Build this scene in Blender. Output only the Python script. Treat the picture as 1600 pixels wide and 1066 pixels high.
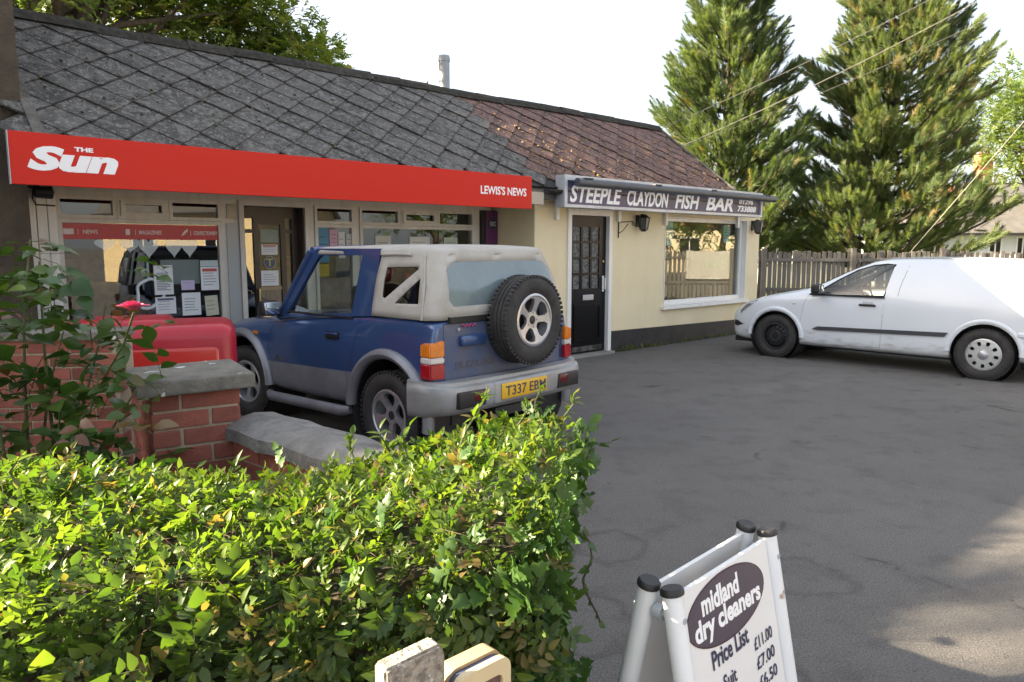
import bpy, bmesh, math, random
import numpy as np
from mathutils import Vector, Matrix
R = math.radians
random.seed(7); rng = np.random.default_rng(11)
scene = bpy.context.scene
for o in list(bpy.data.objects): bpy.data.objects.remove(o)
COL = scene.collection

# ------------------------------------------------------------------ camera, sky, sun, exposure
CAM_F = 1150.0
cam_d = bpy.data.cameras.new('camera'); cam = bpy.data.objects.new('camera', cam_d); COL.objects.link(cam)
cam_d.sensor_width = 36.0; cam_d.lens = 36.0 * CAM_F / 1600.0
cam_d.clip_start = 0.05; cam_d.clip_end = 3000
cam.location = (0, 0, 1.63)
cam.rotation_euler = (R(90) - math.atan(146 / CAM_F), 0, 0)
scene.camera = cam

SUN_AZ = Vector((-0.989, -0.148)).normalized()      # horizontal direction towards the sun
SUN_EL = R(25)
world = bpy.data.worlds.new('World'); scene.world = world; world.use_nodes = True
wn = world.node_tree.nodes; wl = world.node_tree.links
sky = wn.new('ShaderNodeTexSky'); sky.sky_type = 'NISHITA'; sky.sun_disc = False
sky.sun_elevation = SUN_EL; sky.sun_rotation = math.atan2(SUN_AZ.x, SUN_AZ.y) % (2 * math.pi)
sky.dust_density = 3.0; sky.air_density = 1.0; sky.ozone_density = 1.0
bg = wn['Background']; bg.inputs['Strength'].default_value = 0.052
veil = wn.new('ShaderNodeMixRGB'); veil.inputs['Fac'].default_value = .5          # thin even cloud veil
veil.inputs['Color2'].default_value = (5.2, 5.25, 5.4, 1); wl.new(sky.outputs[0], veil.inputs['Color1']); wl.new(veil.outputs[0], bg.inputs['Color'])
sun_d = bpy.data.lights.new('sun', 'SUN'); sun = bpy.data.objects.new('sun', sun_d); COL.objects.link(sun)
sun_d.energy = 5.0; sun_d.angle = R(0.53); sun_d.color = (1.0, 0.83, 0.60)
sun.location = (-30, -10, 20)
sun.rotation_euler = Vector((-SUN_AZ.x * math.cos(SUN_EL), -SUN_AZ.y * math.cos(SUN_EL), -math.sin(SUN_EL))).to_track_quat('-Z', 'Y').to_euler()
scene.view_settings.view_transform = 'Standard'; scene.view_settings.look = 'None'
scene.view_settings.exposure = 2.78; scene.view_settings.gamma = 1.0
scene.view_settings.use_curve_mapping = False
scene.cycles.max_bounces = 8; scene.cycles.transparent_max_bounces = 12

# ------------------------------------------------------------------ helpers
def tag(o, label=None, cat=None, group=None, kind=None):
    if label: o['label'] = label
    if cat: o['category'] = cat
    if group: o['group'] = group
    if kind: o['kind'] = kind
    return o
def empty(name, loc=(0, 0, 0), rz=0.0, label=None, cat=None, group=None):
    o = bpy.data.objects.new(name, None); COL.objects.link(o)
    o.location = loc; o.rotation_euler = (0, 0, rz); o.empty_display_size = .1
    return tag(o, label, cat, group)
def link(name, me, mat=None, parent=None, smooth=False, loc=None, rot=None):
    o = bpy.data.objects.new(name, me); COL.objects.link(o)
    if mat is not None and not me.materials:
        for m in (mat if isinstance(mat, (list, tuple)) else [mat]): me.materials.append(m)
    if parent: o.parent = parent
    if loc is not None: o.location = loc
    if rot is not None: o.rotation_euler = rot
    if smooth:
        me.polygons.foreach_set('use_smooth', [True] * len(me.polygons))
    return o
def bobj(name, bm, mat=None, parent=None, smooth=False, loc=None, rot=None, fixn=True):
    if fixn: bmesh.ops.recalc_face_normals(bm, faces=bm.faces[:])
    if smooth:
        for e in bm.edges:
            if len(e.link_faces) == 2 and e.calc_face_angle(0) > R(48): e.smooth = False
    me = bpy.data.meshes.new(name); bm.to_mesh(me); bm.free()
    return link(name, me, mat, parent, smooth, loc, rot)
def bx(bm, x0, x1, y0, y1, z0, z1, bev=0.0):
    vs = [bm.verts.new(p) for p in ((x0,y0,z0),(x1,y0,z0),(x1,y1,z0),(x0,y1,z0),(x0,y0,z1),(x1,y0,z1),(x1,y1,z1),(x0,y1,z1))]
    fs = [bm.faces.new([vs[i] for i in f]) for f in ((0,3,2,1),(4,5,6,7),(0,1,5,4),(1,2,6,5),(2,3,7,6),(3,0,4,7))]
    if bev:
        es = list({e for f in fs for e in f.edges})
        bmesh.ops.bevel(bm, geom=es, offset=bev, segments=2, affect='EDGES', profile=.6)
    return vs
def box(name, mat, parent, x0, x1, y0, y1, z0, z1, bev=0.0, smooth=False):
    bm = bmesh.new(); bx(bm, x0, x1, y0, y1, z0, z1, bev); return bobj(name, bm, mat, parent, smooth)
def tube(bm, pts, rad, segs=8, cap=True):
    pts = [Vector(p) for p in pts]; n = len(pts)
    rads = rad if isinstance(rad, (list, tuple)) else [rad] * n
    rings = []; up = None
    for i, p in enumerate(pts):
        t = (pts[min(i + 1, n - 1)] - pts[max(i - 1, 0)]).normalized()
        if up is None:
            up = t.orthogonal().normalized()
        a = (up - t * up.dot(t)).normalized() if (up - t * up.dot(t)).length > 1e-5 else t.orthogonal().normalized()
        up = a; b = t.cross(a)
        rings.append([bm.verts.new(p + (a * math.cos(2*math.pi*k/segs) + b * math.sin(2*math.pi*k/segs)) * rads[i]) for k in range(segs)])
    for i in range(n - 1):
        for k in range(segs):
            bm.faces.new((rings[i][k], rings[i][(k+1) % segs], rings[i+1][(k+1) % segs], rings[i+1][k]))
    if cap and segs > 2:
        bm.faces.new(rings[0][::-1]); bm.faces.new(rings[-1])
def tubeobj(name, pts, rad, mat, parent=None, segs=8):
    bm = bmesh.new(); tube(bm, pts, rad, segs); return bobj(name, bm, mat, parent, True)
def lathe(bm, prof, segs=32, axis='y', cen=(0, 0, 0), a0=0.0, a1=2*math.pi):
    full = abs(a1 - a0 - 2*math.pi) < 1e-6; n = segs if full else segs + 1; rings = []
    for r, h in prof:
        ring = []
        for k in range(n):
            a = a0 + (a1 - a0) * k / segs; c, s = math.cos(a) * r, math.sin(a) * r
            p = (c, h, s) if axis == 'y' else ((c, s, h) if axis == 'z' else (h, c, s))
            ring.append(bm.verts.new((p[0]+cen[0], p[1]+cen[1], p[2]+cen[2])))
        rings.append(ring)
    for i in range(len(rings) - 1):
        for k in range(segs):
            k2 = (k + 1) % n
            bm.faces.new((rings[i][k], rings[i][k2], rings[i+1][k2], rings[i+1][k]))
def plate(bm, outer, holes, f, t):
    """polygon with holes in (a,b); f(a,b,d) -> 3D; thickness d from 0 to t"""
    loops = [outer] + list(holes); tmp = bmesh.new(); ed = []; idx = {}
    for lp in loops:
        vs = [tmp.verts.new((p[0], p[1], 0)) for p in lp]
        for i in range(len(vs)): ed.append(tmp.edges.new((vs[i], vs[(i+1) % len(vs)])))
    bmesh.ops.triangle_fill(tmp, edges=ed, use_beauty=True)
    tmp.verts.index_update(); tmp.verts.ensure_lookup_table()
    co = [(v.co.x, v.co.y) for v in tmp.verts]
    fr = [bm.verts.new(f(a, b, 0)) for a, b in co]
    tri = [[v.index for v in fc.verts] for fc in tmp.faces]
    for q in tri: bm.faces.new([fr[i] for i in q])
    if t:
        bk = [bm.verts.new(f(a, b, t)) for a, b in co]
        for q in tri: bm.faces.new([bk[i] for i in q][::-1])
        o = 0
        for lp in loops:
            n = len(lp)
            for i in range(n):
                j = (i + 1) % n; bm.faces.new((fr[o+i], bk[o+i], bk[o+j], fr[o+j]))
            o += n
    tmp.free()
def rect(x0, x1, z0, z1): return [(x0, z0), (x1, z0), (x1, z1), (x0, z1)]
def rrect(x0, x1, z0, z1, r, n=5):
    out = []
    for cx, cz, a in ((x1-r, z0+r, -90), (x1-r, z1-r, 0), (x0+r, z1-r, 90), (x0+r, z0+r, 180)):
        for k in range(n + 1): out.append((cx + r*math.cos(R(a + 90*k/n)), cz + r*math.sin(R(a + 90*k/n))))
    return out
def circ(cx, cz, r, n=24, rz=None): return [(cx + r*math.cos(2*math.pi*k/n), cz + (rz or r)*math.sin(2*math.pi*k/n)) for k in range(n)]
FAC = lambda y: (lambda a, b, d: (a, y + d, b))       # facade plane in local frame (x=u, z), depth goes inwards (+y)
def platobj(name, outer, holes, f, t, mat, parent, smooth=False):
    bm = bmesh.new(); plate(bm, outer, holes, f, t); return bobj(name, bm, mat, parent, smooth)
def text(name, s, mat, parent, f, x0, z0, width, height, bold=0.0, shear=0.0, depth=.002, align='L'):
    """letters fitted in a width x height box with lower-left x0,z0; f(a,b,d) maps to 3D (d>0 towards viewer)"""
    cu = bpy.data.curves.new('lettering', 'FONT'); cu.body = s; cu.size = 1; cu.offset = bold; cu.shear = shear
    cu.extrude = .5; cu.resolution_u = 3
    to = bpy.data.objects.new('tmp', cu); COL.objects.link(to)
    dg = bpy.context.evaluated_depsgraph_get(); me = bpy.data.meshes.new_from_object(to.evaluated_get(dg))
    bpy.data.objects.remove(to); bpy.data.curves.remove(cu)
    n = len(me.vertices); co = np.empty(n * 3); me.vertices.foreach_get('co', co); co = co.reshape(-1, 3)
    mn, mx = co[:, :2].min(0), co[:, :2].max(0); sx = width / (mx[0]-mn[0]); sz = height / (mx[1]-mn[1]) if height else sx
    out = np.array([f(x0 + (c[0]-mn[0])*sx, z0 + (c[1]-mn[1])*sz, depth * (1 if c[2] > 0 else 0)) for c in co])
    me.vertices.foreach_set('co', out.ravel()); me.materials.clear(); me.name = name; me.update()
    return link(name, me, mat, parent)
def np_mesh(name, V, Fc, attr=None):
    """V (n,3), Fc (m,k) equal sized faces"""
    me = bpy.data.meshes.new(name); n, (m, k) = len(V), Fc.shape
    me.vertices.add(n); me.vertices.foreach_set('co', np.ascontiguousarray(V, dtype=np.float32).ravel())
    me.loops.add(m * k); me.loops.foreach_set('vertex_index', np.ascontiguousarray(Fc, dtype=np.int32).ravel())
    me.polygons.add(m); me.polygons.foreach_set('loop_start', np.arange(0, m*k, k, dtype=np.int32))
    if attr is not None:
        at = me.attributes.new('rnd', 'FLOAT', 'POINT'); at.data.foreach_set('value', np.ascontiguousarray(attr, dtype=np.float32))
    me.polygons.foreach_set('use_smooth', np.ones(m, dtype=bool)); me.update(calc_edges=True); me.validate(); return me
def frames(D, U=None, roll=None):
    """rotation matrices whose local Y axis is D (growth direction) and local Z is near U"""
    D = D / np.linalg.norm(D, axis=1, keepdims=True); n = len(D)
    U = np.tile([0, 0, 1.], (n, 1)) if U is None else U
    U = U + rng.normal(0, .02, (n, 3)); X = np.cross(D, U); X /= np.linalg.norm(X, axis=1, keepdims=True) + 1e-9
    Z = np.cross(X, D)
    if roll is not None:
        c, s = np.cos(roll)[:, None], np.sin(roll)[:, None]; X, Z = X*c + Z*s, Z*c - X*s
    return np.stack([X, D, Z], axis=2)
def scatter(name, BV, BF, pos, rot, scl, rnd=None):
    n, k = len(pos), len(BV); V = np.einsum('nij,kj->nki', rot, BV) * np.asarray(scl)[:, None, None] + pos[:, None, :]
    Fc = (BF[None] + (np.arange(n) * k)[:, None, None]).reshape(-1, BF.shape[1])
    a = np.repeat(rng.random(n) if rnd is None else rnd, k)
    return np_mesh(name, V.reshape(-1, 3), Fc, a)
def noise3(p, s, seed=0.0):
    p = np.asarray(p) * s + seed
    return (np.sin(p[..., 0]*1.7 + 1.3*np.sin(p[..., 1]*1.1)) + np.sin(p[..., 1]*2.1 + 1.7*np.sin(p[..., 2]*1.3)) + np.sin(p[..., 2]*1.9 + 1.5*np.sin(p[..., 0]*.9))) / 3

# ------------------------------------------------------------------ materials
def mat(name, col, rough=.6, metal=0.0, var=0.0, vscale=6.0, col2=None, bump=0.0, bscale=60.0, coat=0.0, spec=None, objrand=0.0, ramp=(.35, .65), stretch=None, detail=6.0):
    m = bpy.data.materials.new(name); m.use_nodes = True; nt = m.node_tree; N = nt.nodes; L = nt.links
    p = N['Principled BSDF']; p.inputs['Roughness'].default_value = rough; p.inputs['Metallic'].default_value = metal
    if coat: p.inputs['Coat Weight'].default_value = coat; p.inputs['Coat Roughness'].default_value = .06
    if spec is not None: p.inputs['Specular IOR Level'].default_value = spec
    c = (*col, 1); p.inputs['Base Color'].default_value = c
    tc = N.new('ShaderNodeTexCoord'); vec = tc.outputs['Object']
    if stretch:
        mp = N.new('ShaderNodeMapping'); mp.inputs['Scale'].default_value = stretch; L.new(vec, mp.inputs['Vector']); vec = mp.outputs['Vector']
    out = None
    if var or col2:
        nz = N.new('ShaderNodeTexNoise'); nz.inputs['Scale'].default_value = vscale; nz.inputs['Detail'].default_value = detail; nz.inputs['Roughness'].default_value = .65
        L.new(vec, nz.inputs['Vector'])
        rp = N.new('ShaderNodeValToRGB'); L.new(nz.outputs['Fac'], rp.inputs['Fac'])
        rp.color_ramp.elements[0].position, rp.color_ramp.elements[1].position = ramp
        c2 = col2 or tuple(x * (1 - var) for x in col)
        rp.color_ramp.elements[0].color = (*c2, 1); rp.color_ramp.elements[1].color = c; out = rp.outputs['Color']
    if objrand:
        oi = N.new('ShaderNodeObjectInfo'); hs = N.new('ShaderNodeHueSaturation'); mr = N.new('ShaderNodeMapRange')
        mr.inputs['To Min'].default_value = 1 - objrand; mr.inputs['To Max'].default_value = 1 + objrand
        L.new(oi.outputs['Random'], mr.inputs['Value']); L.new(mr.outputs[0], hs.inputs['Value'])
        if out: L.new(out, hs.inputs['Color'])
        else: hs.inputs['Color'].default_value = c
        out = hs.outputs['Color']
    if out: L.new(out, p.inputs['Base Color'])
    if bump:
        nb = N.new('ShaderNodeTexNoise'); nb.inputs['Scale'].default_value = bscale; nb.inputs['Detail'].default_value = 4; L.new(vec, nb.inputs['Vector'])
        b = N.new('ShaderNodeBump'); b.inputs['Strength'].default_value = min(1, bump); b.inputs['Distance'].default_value = .01
        L.new(nb.outputs['Fac'], b.inputs['Height']); L.new(b.outputs[0], p.inputs['Normal'])
    return m
def leafmat(name, c0, c1, c2=None, trans=.35, rough=.4):
    m = bpy.data.materials.new(name); m.use_nodes = True; nt = m.node_tree; N = nt.nodes; L = nt.links
    p = N['Principled BSDF']; p.inputs['Roughness'].default_value = rough; p.inputs['Specular IOR Level'].default_value = .45
    at = N.new('ShaderNodeAttribute'); at.attribute_name = 'rnd'
    oi = N.new('ShaderNodeObjectInfo'); ad = N.new('ShaderNodeMath'); ad.operation = 'ADD'; fr = N.new('ShaderNodeMath'); fr.operation = 'FRACT'
    L.new(at.outputs['Fac'], ad.inputs[0]); L.new(oi.outputs['Random'], ad.inputs[1]); L.new(ad.outputs[0], fr.inputs[0])
    rp = N.new('ShaderNodeValToRGB'); e = rp.color_ramp.elements
    e[0].color = (*c0, 1); e[1].color = (*c1, 1); e[1].position = .9
    if c2: x = rp.color_ramp.elements.new(.97); x.color = (*c2, 1)
    L.new(fr.outputs[0], rp.inputs['Fac']); L.new(rp.outputs['Color'], p.inputs['Base Color'])
    t = N.new('ShaderNodeBsdfTranslucent'); g = N.new('ShaderNodeMixRGB'); g.blend_type = 'MULTIPLY'; g.inputs['Fac'].default_value = 1
    g.inputs['Color2'].default_value = (1.5, 1.6, .6, 1); L.new(rp.outputs['Color'], g.inputs['Color1']); L.new(g.outputs[0], t.inputs['Color'])
    mx = N.new('ShaderNodeMixShader'); mx.inputs['Fac'].default_value = trans
    L.new(p.outputs[0], mx.inputs[1]); L.new(t.outputs[0], mx.inputs[2]); L.new(mx.outputs[0], N['Material Output'].inputs['Surface'])
    return m
def glassmat(name, tint=(.8, .85, .85), boost=2.0, rough=0.0):
    m = bpy.data.materials.new(name); m.use_nodes = True; nt = m.node_tree; N = nt.nodes; L = nt.links
    N.remove(N['Principled BSDF'])
    t = N.new('ShaderNodeBsdfTransparent'); t.inputs['Color'].default_value = (*tint, 1)
    g = N.new('ShaderNodeBsdfGlossy'); g.inputs['Roughness'].default_value = rough; g.inputs['Color'].default_value = (1, 1, 1, 1)
    f = N.new('ShaderNodeLayerWeight'); f.inputs['Blend'].default_value = .5            # Schlick reflectance, same on both faces of a pane
    pw = N.new('ShaderNodeMath'); pw.operation = 'POWER'; pw.inputs[1].default_value = 5; L.new(f.outputs['Facing'], pw.inputs[0])
    mu = N.new('ShaderNodeMath'); mu.operation = 'MULTIPLY_ADD'; mu.use_clamp = True; mu.inputs[1].default_value = .96*boost; mu.inputs[2].default_value = .04*boost
    L.new(pw.outputs[0], mu.inputs[0]); mx = N.new('ShaderNodeMixShader')
    L.new(mu.outputs[0], mx.inputs['Fac']); L.new(t.outputs[0], mx.inputs[1]); L.new(g.outputs[0], mx.inputs[2])
    L.new(mx.outputs[0], N['Material Output'].inputs['Surface']); return m
M = {}
M['white'] = mat('off_white_paint', (.62, .59, .53), .45, var=.12, vscale=3)
M['upvc'] = mat('white_upvc', (.78, .78, .76), .3, var=.05, vscale=4)
M['cream'] = mat('cream_render', (.76, .665, .455), .8, col2=(.71, .61, .40), vscale=1.6, bump=.25, bscale=90)
M['plinth'] = mat('black_plinth_paint', (.018, .018, .02), .55, col2=(.035, .033, .032), vscale=5, bump=.3, bscale=60)
M['black'] = mat('black_gloss_paint', (.008, .008, .009), .3, var=.3, vscale=8, spec=.25)
M['matblack'] = mat('black_plastic', (.015, .015, .016), .5)
M['darkwood'] = mat('dark_brown_frame', (.05, .036, .028), .4, var=.3, vscale=10, stretch=(8, 8, 1))
M['glass'] = glassmat('window_glass', (.86, .89, .88), 1.35)
M['cglass'] = glassmat('car_glass', (.86, .90, .89), 1.3)
M['obsc'] = mat('obscured_glass', (.16, .17, .17), .12, bump=1.0, bscale=70, col2=(.02, .022, .024), vscale=30)
M['interior'] = mat('dim_interior', (.055, .05, .045), .9, var=.5, vscale=2)
M['paper'] = mat('white_paper', (.74, .76, .78), .7, var=.06, vscale=20)
M['ink'] = mat('dark_print', (.06, .06, .08), .7)
# ------------------------------------------------------------------ the ground
def asphalt():
    m = mat('worn_asphalt', (.150, .146, .142), .92, col2=(.118, .114, .111), vscale=.55, ramp=(.3, .7)); nt = m.node_tree; N = nt.nodes; L = nt.links
    p = N['Principled BSDF']; base = p.inputs['Base Color'].links[0].from_socket; tc = N.new('ShaderNodeTexCoord'); vec = tc.outputs['Object']
    def nz(s, d=4, r=.6):
        n = N.new('ShaderNodeTexNoise'); n.inputs['Scale'].default_value = s; n.inputs['Detail'].default_value = d; n.inputs['Roughness'].default_value = r; L.new(vec, n.inputs['Vector']); return n
    def ramp(src, p0, p1, c0, c1):
        r = N.new('ShaderNodeValToRGB'); r.color_ramp.elements[0].position = p0; r.color_ramp.elements[1].position = p1
        r.color_ramp.elements[0].color = (*c0, 1); r.color_ramp.elements[1].color = (*c1, 1); L.new(src, r.inputs['Fac']); return r.outputs['Color']
    def mul(a, b, fac=1.0):
        x = N.new('ShaderNodeMixRGB'); x.blend_type = 'MULTIPLY'; x.inputs['Fac'].default_value = fac; L.new(a, x.inputs['Color1']); L.new(b, x.inputs['Color2']); return x.outputs[0]
    grit = ramp(nz(110, 4, .75).outputs['Fac'], .34, .68, (.50, .49, .48), (1.5, 1.48, 1.44))
    blot = ramp(nz(3.2, 8, .7).outputs['Fac'], .34, .50, (.80, .79, .79), (1.04, 1.04, 1.03))
    spots = ramp(nz(11, 5, .6).outputs['Fac'], .27, .33, (.35, .34, .35), (1, 1, 1))
    c = mul(mul(mul(base, grit), blot), spots, .85)
    vp = N.new('ShaderNodeTexVoronoi'); vp.inputs['Scale'].default_value = .30; L.new(vec, vp.inputs['Vector'])      # patches laid at different times
    w0 = N.new('ShaderNodeMixRGB'); w0.blend_type = 'ADD'; w0.inputs['Fac'].default_value = .5; L.new(vec, w0.inputs['Color1']); L.new(nz(2.5, 5).outputs['Color'], w0.inputs['Color2']); L.new(w0.outputs[0], vp.inputs['Vector'])
    c = mul(c, ramp(vp.outputs['Color'], .1, .9, (.88, .87, .87), (1.10, 1.09, 1.08)))
    c = mul(c, ramp(nz(38, 3, .6).outputs['Fac'], .28, .36, (.55, .54, .53), (1, 1, 1)), .7)
    # cracks, broken up by noise
    wp = N.new('ShaderNodeMixRGB'); wp.blend_type = 'ADD'; wp.inputs['Fac'].default_value = .35; L.new(vec, wp.inputs['Color1']); L.new(nz(1.8, 6).outputs['Color'], wp.inputs['Color2'])
    vo = N.new('ShaderNodeTexVoronoi'); vo.feature = 'DISTANCE_TO_EDGE'; vo.inputs['Scale'].default_value = .42; L.new(wp.outputs[0], vo.inputs['Vector'])
    cr = ramp(vo.outputs['Distance'], .002, .012, (.34, .33, .33), (1, 1, 1))
    mk = ramp(nz(1.3, 4).outputs['Fac'], .56, .64, (0, 0, 0), (1, 1, 1))
    x = N.new('ShaderNodeMixRGB'); L.new(mk, x.inputs['Fac']); x.inputs['Color1'].default_value = (1, 1, 1, 1); L.new(cr, x.inputs['Color2'])
    c = mul(c, x.outputs[0])
    # worn pothole rims (dark broken rings) where old patches sit
    for (px, py, r) in ((.30, 3.05, .26), (.95, 2.62, .17), (1.55, 2.35, .14), (1.45, 3.5, .22), (.55, 3.9, .2)):
        d = N.new('ShaderNodeVectorMath'); d.operation = 'DISTANCE'; d.inputs[1].default_value = (px, py, 0)
        w2 = N.new('ShaderNodeMixRGB'); w2.blend_type = 'ADD'; w2.inputs['Fac'].default_value = .30; L.new(vec, w2.inputs['Color1']); L.new(nz(4.5, 4).outputs['Color'], w2.inputs['Color2'])
        sh = N.new('ShaderNodeVectorMath'); sh.operation = 'SUBTRACT'; sh.inputs[1].default_value = (.15, .15, .15); L.new(w2.outputs[0], sh.inputs[0]); L.new(sh.outputs[0], d.inputs[0])
        s = N.new('ShaderNodeMath'); s.operation = 'SUBTRACT'; s.inputs[1].default_value = r; L.new(d.outputs['Value'], s.inputs[0])
        a = N.new('ShaderNodeMath'); a.operation = 'ABSOLUTE'; L.new(s.outputs[0], a.inputs[0])
        c = mul(c, ramp(a.outputs[0], .004, .04, (.5, .49, .49), (1, 1, 1)), .5)
    L.new(c, p.inputs['Base Color'])
    b = N.new('ShaderNodeBump'); b.inputs['Strength'].default_value = .9; b.inputs['Distance'].default_value = .012
    ad = N.new('ShaderNodeMath'); ad.operation = 'ADD'; L.new(nz(120, 3).outputs['Fac'], ad.inputs[0]); L.new(nz(9, 5).outputs['Fac'], ad.inputs[1])
    L.new(ad.outputs[0], b.inputs['Height']); L.new(b.outputs[0], p.inputs['Normal'])
    return m
M['asphalt'] = asphalt()
M['soil'] = mat('dark_garden_soil', (.055, .042, .032), .95, col2=(.025, .02, .016), vscale=9, bump=1, bscale=30)
M['grassland'] = mat('rough_grass', (.055, .085, .025), .9, col2=(.09, .10, .04), vscale=1.5, bump=1, bscale=20)
def sheet(name, pts, z, m):
    bm = bmesh.new(); bm.faces.new([bm.verts.new((x, y, z)) for x, y in pts]); return tag(bobj(name, bm, m, fixn=False), kind='structure')
sheet('ground', [(-600, -600), (900, -600), (900, 1200), (-600, 1200)], 0, M['asphalt'])
sheet('grass_field', [(-60, 19.4), (400, 19.4), (400, 500), (-60, 500)], .004, M['grassland'])
sheet('garden_bed', [(-7.0, 1.3), (-.6, 1.3), (-1.35, 3.1), (-2.0, 3.9), (-6.0, 3.3)], .006, M['soil'])

# ------------------------------------------------------------------ building frame: x = along the shopfronts, y = into the building
TH = math.atan2(.674, .739); BO = Vector((1.464, 11.337, 0))
EU = Vector((math.cos(TH), math.sin(TH), 0)); EN = Vector((-math.sin(TH), math.cos(TH), 0))
def W(u, y, z=0.0): return BO + EU * u + EN * y + Vector((0, 0, z))
FZ, RZ, FY, RY = 2.43, 3.955, -.30, 1.75            # eave and ridge
SL = math.hypot(RZ - FZ, RY - FY); SA = math.atan2(RZ - FZ, RY - FY)
def slate_mat(name, a, b, c, lich, pale):
    m = mat(name, a, .85, col2=b, vscale=5, ramp=(.38, .62), bump=1.0, bscale=38, objrand=.22); nt = m.node_tree; N = nt.nodes; L = nt.links
    p = N['Principled BSDF']; base = p.inputs['Base Color'].links[0].from_socket
    tc = N.new('ShaderNodeTexCoord'); oi = N.new('ShaderNodeObjectInfo'); va = N.new('ShaderNodeVectorMath'); va.operation = 'ADD'
    L.new(tc.outputs['Object'], va.inputs[0]); L.new(oi.outputs['Location'], va.inputs[1])
    def blend(base, sc, p0, p1, colr, det=8, fac=1.0):
        n = N.new('ShaderNodeTexNoise'); n.inputs['Scale'].default_value = sc; n.inputs['Detail'].default_value = det; n.inputs['Roughness'].default_value = .72; L.new(va.outputs[0], n.inputs['Vector'])
        r = N.new('ShaderNodeValToRGB'); r.color_ramp.elements[0].position = p0; r.color_ramp.elements[1].position = p1
        r.color_ramp.elements[0].color = (0, 0, 0, 1); r.color_ramp.elements[1].color = (fac, fac, fac, 1); L.new(n.outputs['Fac'], r.inputs['Fac'])
        x = N.new('ShaderNodeMixRGB'); L.new(r.outputs['Color'], x.inputs['Fac']); L.new(base, x.inputs['Color1']); x.inputs['Color2'].default_value = (*colr, 1); return x.outputs[0]
    o = blend(base, 3.0, .48, .62, c); o = blend(o, 11, .50, .57, lich); o = blend(o, 27, .56, .61, pale); o = blend(o, 33, .555, .60, c)
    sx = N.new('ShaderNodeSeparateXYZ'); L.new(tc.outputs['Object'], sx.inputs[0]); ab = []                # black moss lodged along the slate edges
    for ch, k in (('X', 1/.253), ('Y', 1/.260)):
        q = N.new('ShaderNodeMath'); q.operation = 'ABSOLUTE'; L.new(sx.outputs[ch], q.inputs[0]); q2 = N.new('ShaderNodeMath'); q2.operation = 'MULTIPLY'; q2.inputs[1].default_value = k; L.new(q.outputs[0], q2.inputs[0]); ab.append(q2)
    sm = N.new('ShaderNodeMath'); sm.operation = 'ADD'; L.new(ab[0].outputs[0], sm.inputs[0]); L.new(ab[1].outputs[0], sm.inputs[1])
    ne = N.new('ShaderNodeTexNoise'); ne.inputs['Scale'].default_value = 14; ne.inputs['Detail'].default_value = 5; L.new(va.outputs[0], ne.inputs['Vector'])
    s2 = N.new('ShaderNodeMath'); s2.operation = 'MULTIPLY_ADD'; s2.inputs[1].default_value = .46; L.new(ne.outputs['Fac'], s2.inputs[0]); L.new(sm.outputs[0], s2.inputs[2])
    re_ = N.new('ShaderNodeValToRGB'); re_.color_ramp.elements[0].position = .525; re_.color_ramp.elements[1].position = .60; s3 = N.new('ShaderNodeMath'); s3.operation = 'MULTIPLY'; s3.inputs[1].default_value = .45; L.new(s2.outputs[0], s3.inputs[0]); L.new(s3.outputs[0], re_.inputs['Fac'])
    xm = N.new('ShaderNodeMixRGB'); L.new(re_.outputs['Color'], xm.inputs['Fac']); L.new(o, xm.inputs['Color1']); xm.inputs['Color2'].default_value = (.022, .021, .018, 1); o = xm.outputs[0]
    L.new(o, p.inputs['Base Color']); return m
M['slate_g'] = slate_mat('grey_lichened_slate', (.088, .083, .077), (.062, .058, .053), (.036, .034, .031), (.135, .130, .121), (.235, .225, .205))
M['slate_r'] = slate_mat('maroon_lichened_slate', (.130, .064, .055), (.092, .047, .043), (.055, .040, .037), (.18, .105, .085), (.30, .19, .12))
M['ridge'] = mat('mossy_ridge_tile', (.12, .115, .105), .95, col2=(.055, .05, .04), vscale=9, bump=1, bscale=30, objrand=.2)
M['roofdeck'] = mat('dark_roof_underlay', (.022, .021, .021), .9)
def streak(m, s=(9, 9, .6), amt=.86):
    nt = m.node_tree; N = nt.nodes; L = nt.links; pb = N['Principled BSDF']; base = pb.inputs['Base Color'].links[0].from_socket
    tc = N.new('ShaderNodeTexCoord'); mp = N.new('ShaderNodeMapping'); mp.inputs['Scale'].default_value = s; L.new(tc.outputs['Object'], mp.inputs['Vector']); n = N.new('ShaderNodeTexNoise'); n.inputs['Scale'].default_value = 1.0; n.inputs['Detail'].default_value = 5; L.new(mp.outputs[0], n.inputs['Vector'])
    r = N.new('ShaderNodeValToRGB'); r.color_ramp.elements[0].position = .36; r.color_ramp.elements[1].position = .52; r.color_ramp.elements[0].color = (amt, amt*.985, amt*.96, 1); r.color_ramp.elements[1].color = (1, 1, 1, 1); L.new(n.outputs['Fac'], r.inputs['Fac'])
    x = N.new('ShaderNodeMixRGB'); x.blend_type = 'MULTIPLY'; x.inputs['Fac'].default_value = 1; L.new(base, x.inputs['Color1']); L.new(r.outputs['Color'], x.inputs['Color2']); L.new(x.outputs[0], pb.inputs['Base Color'])
streak(M['cream'], (4, 4, .7), .985); streak(M['upvc'], (14, 14, .8), .93); streak(M['white'], (12, 12, .7), .90)
M['soffit'] = mat('beige_soffit', (.46, .41, .33), .7, var=.2, vscale=3)

shop = empty('newsagent_shop', BO, TH, 'low newsagent shop with grey diamond slate roof and cream-framed windows', 'shop')
fish = empty('fish_bar', BO, TH, 'cream rendered fish bar with maroon diamond slate roof and black plinth', 'shop')
UL, UM, UR, UE = -7.45, -1.62, 3.52, 4.48

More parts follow.
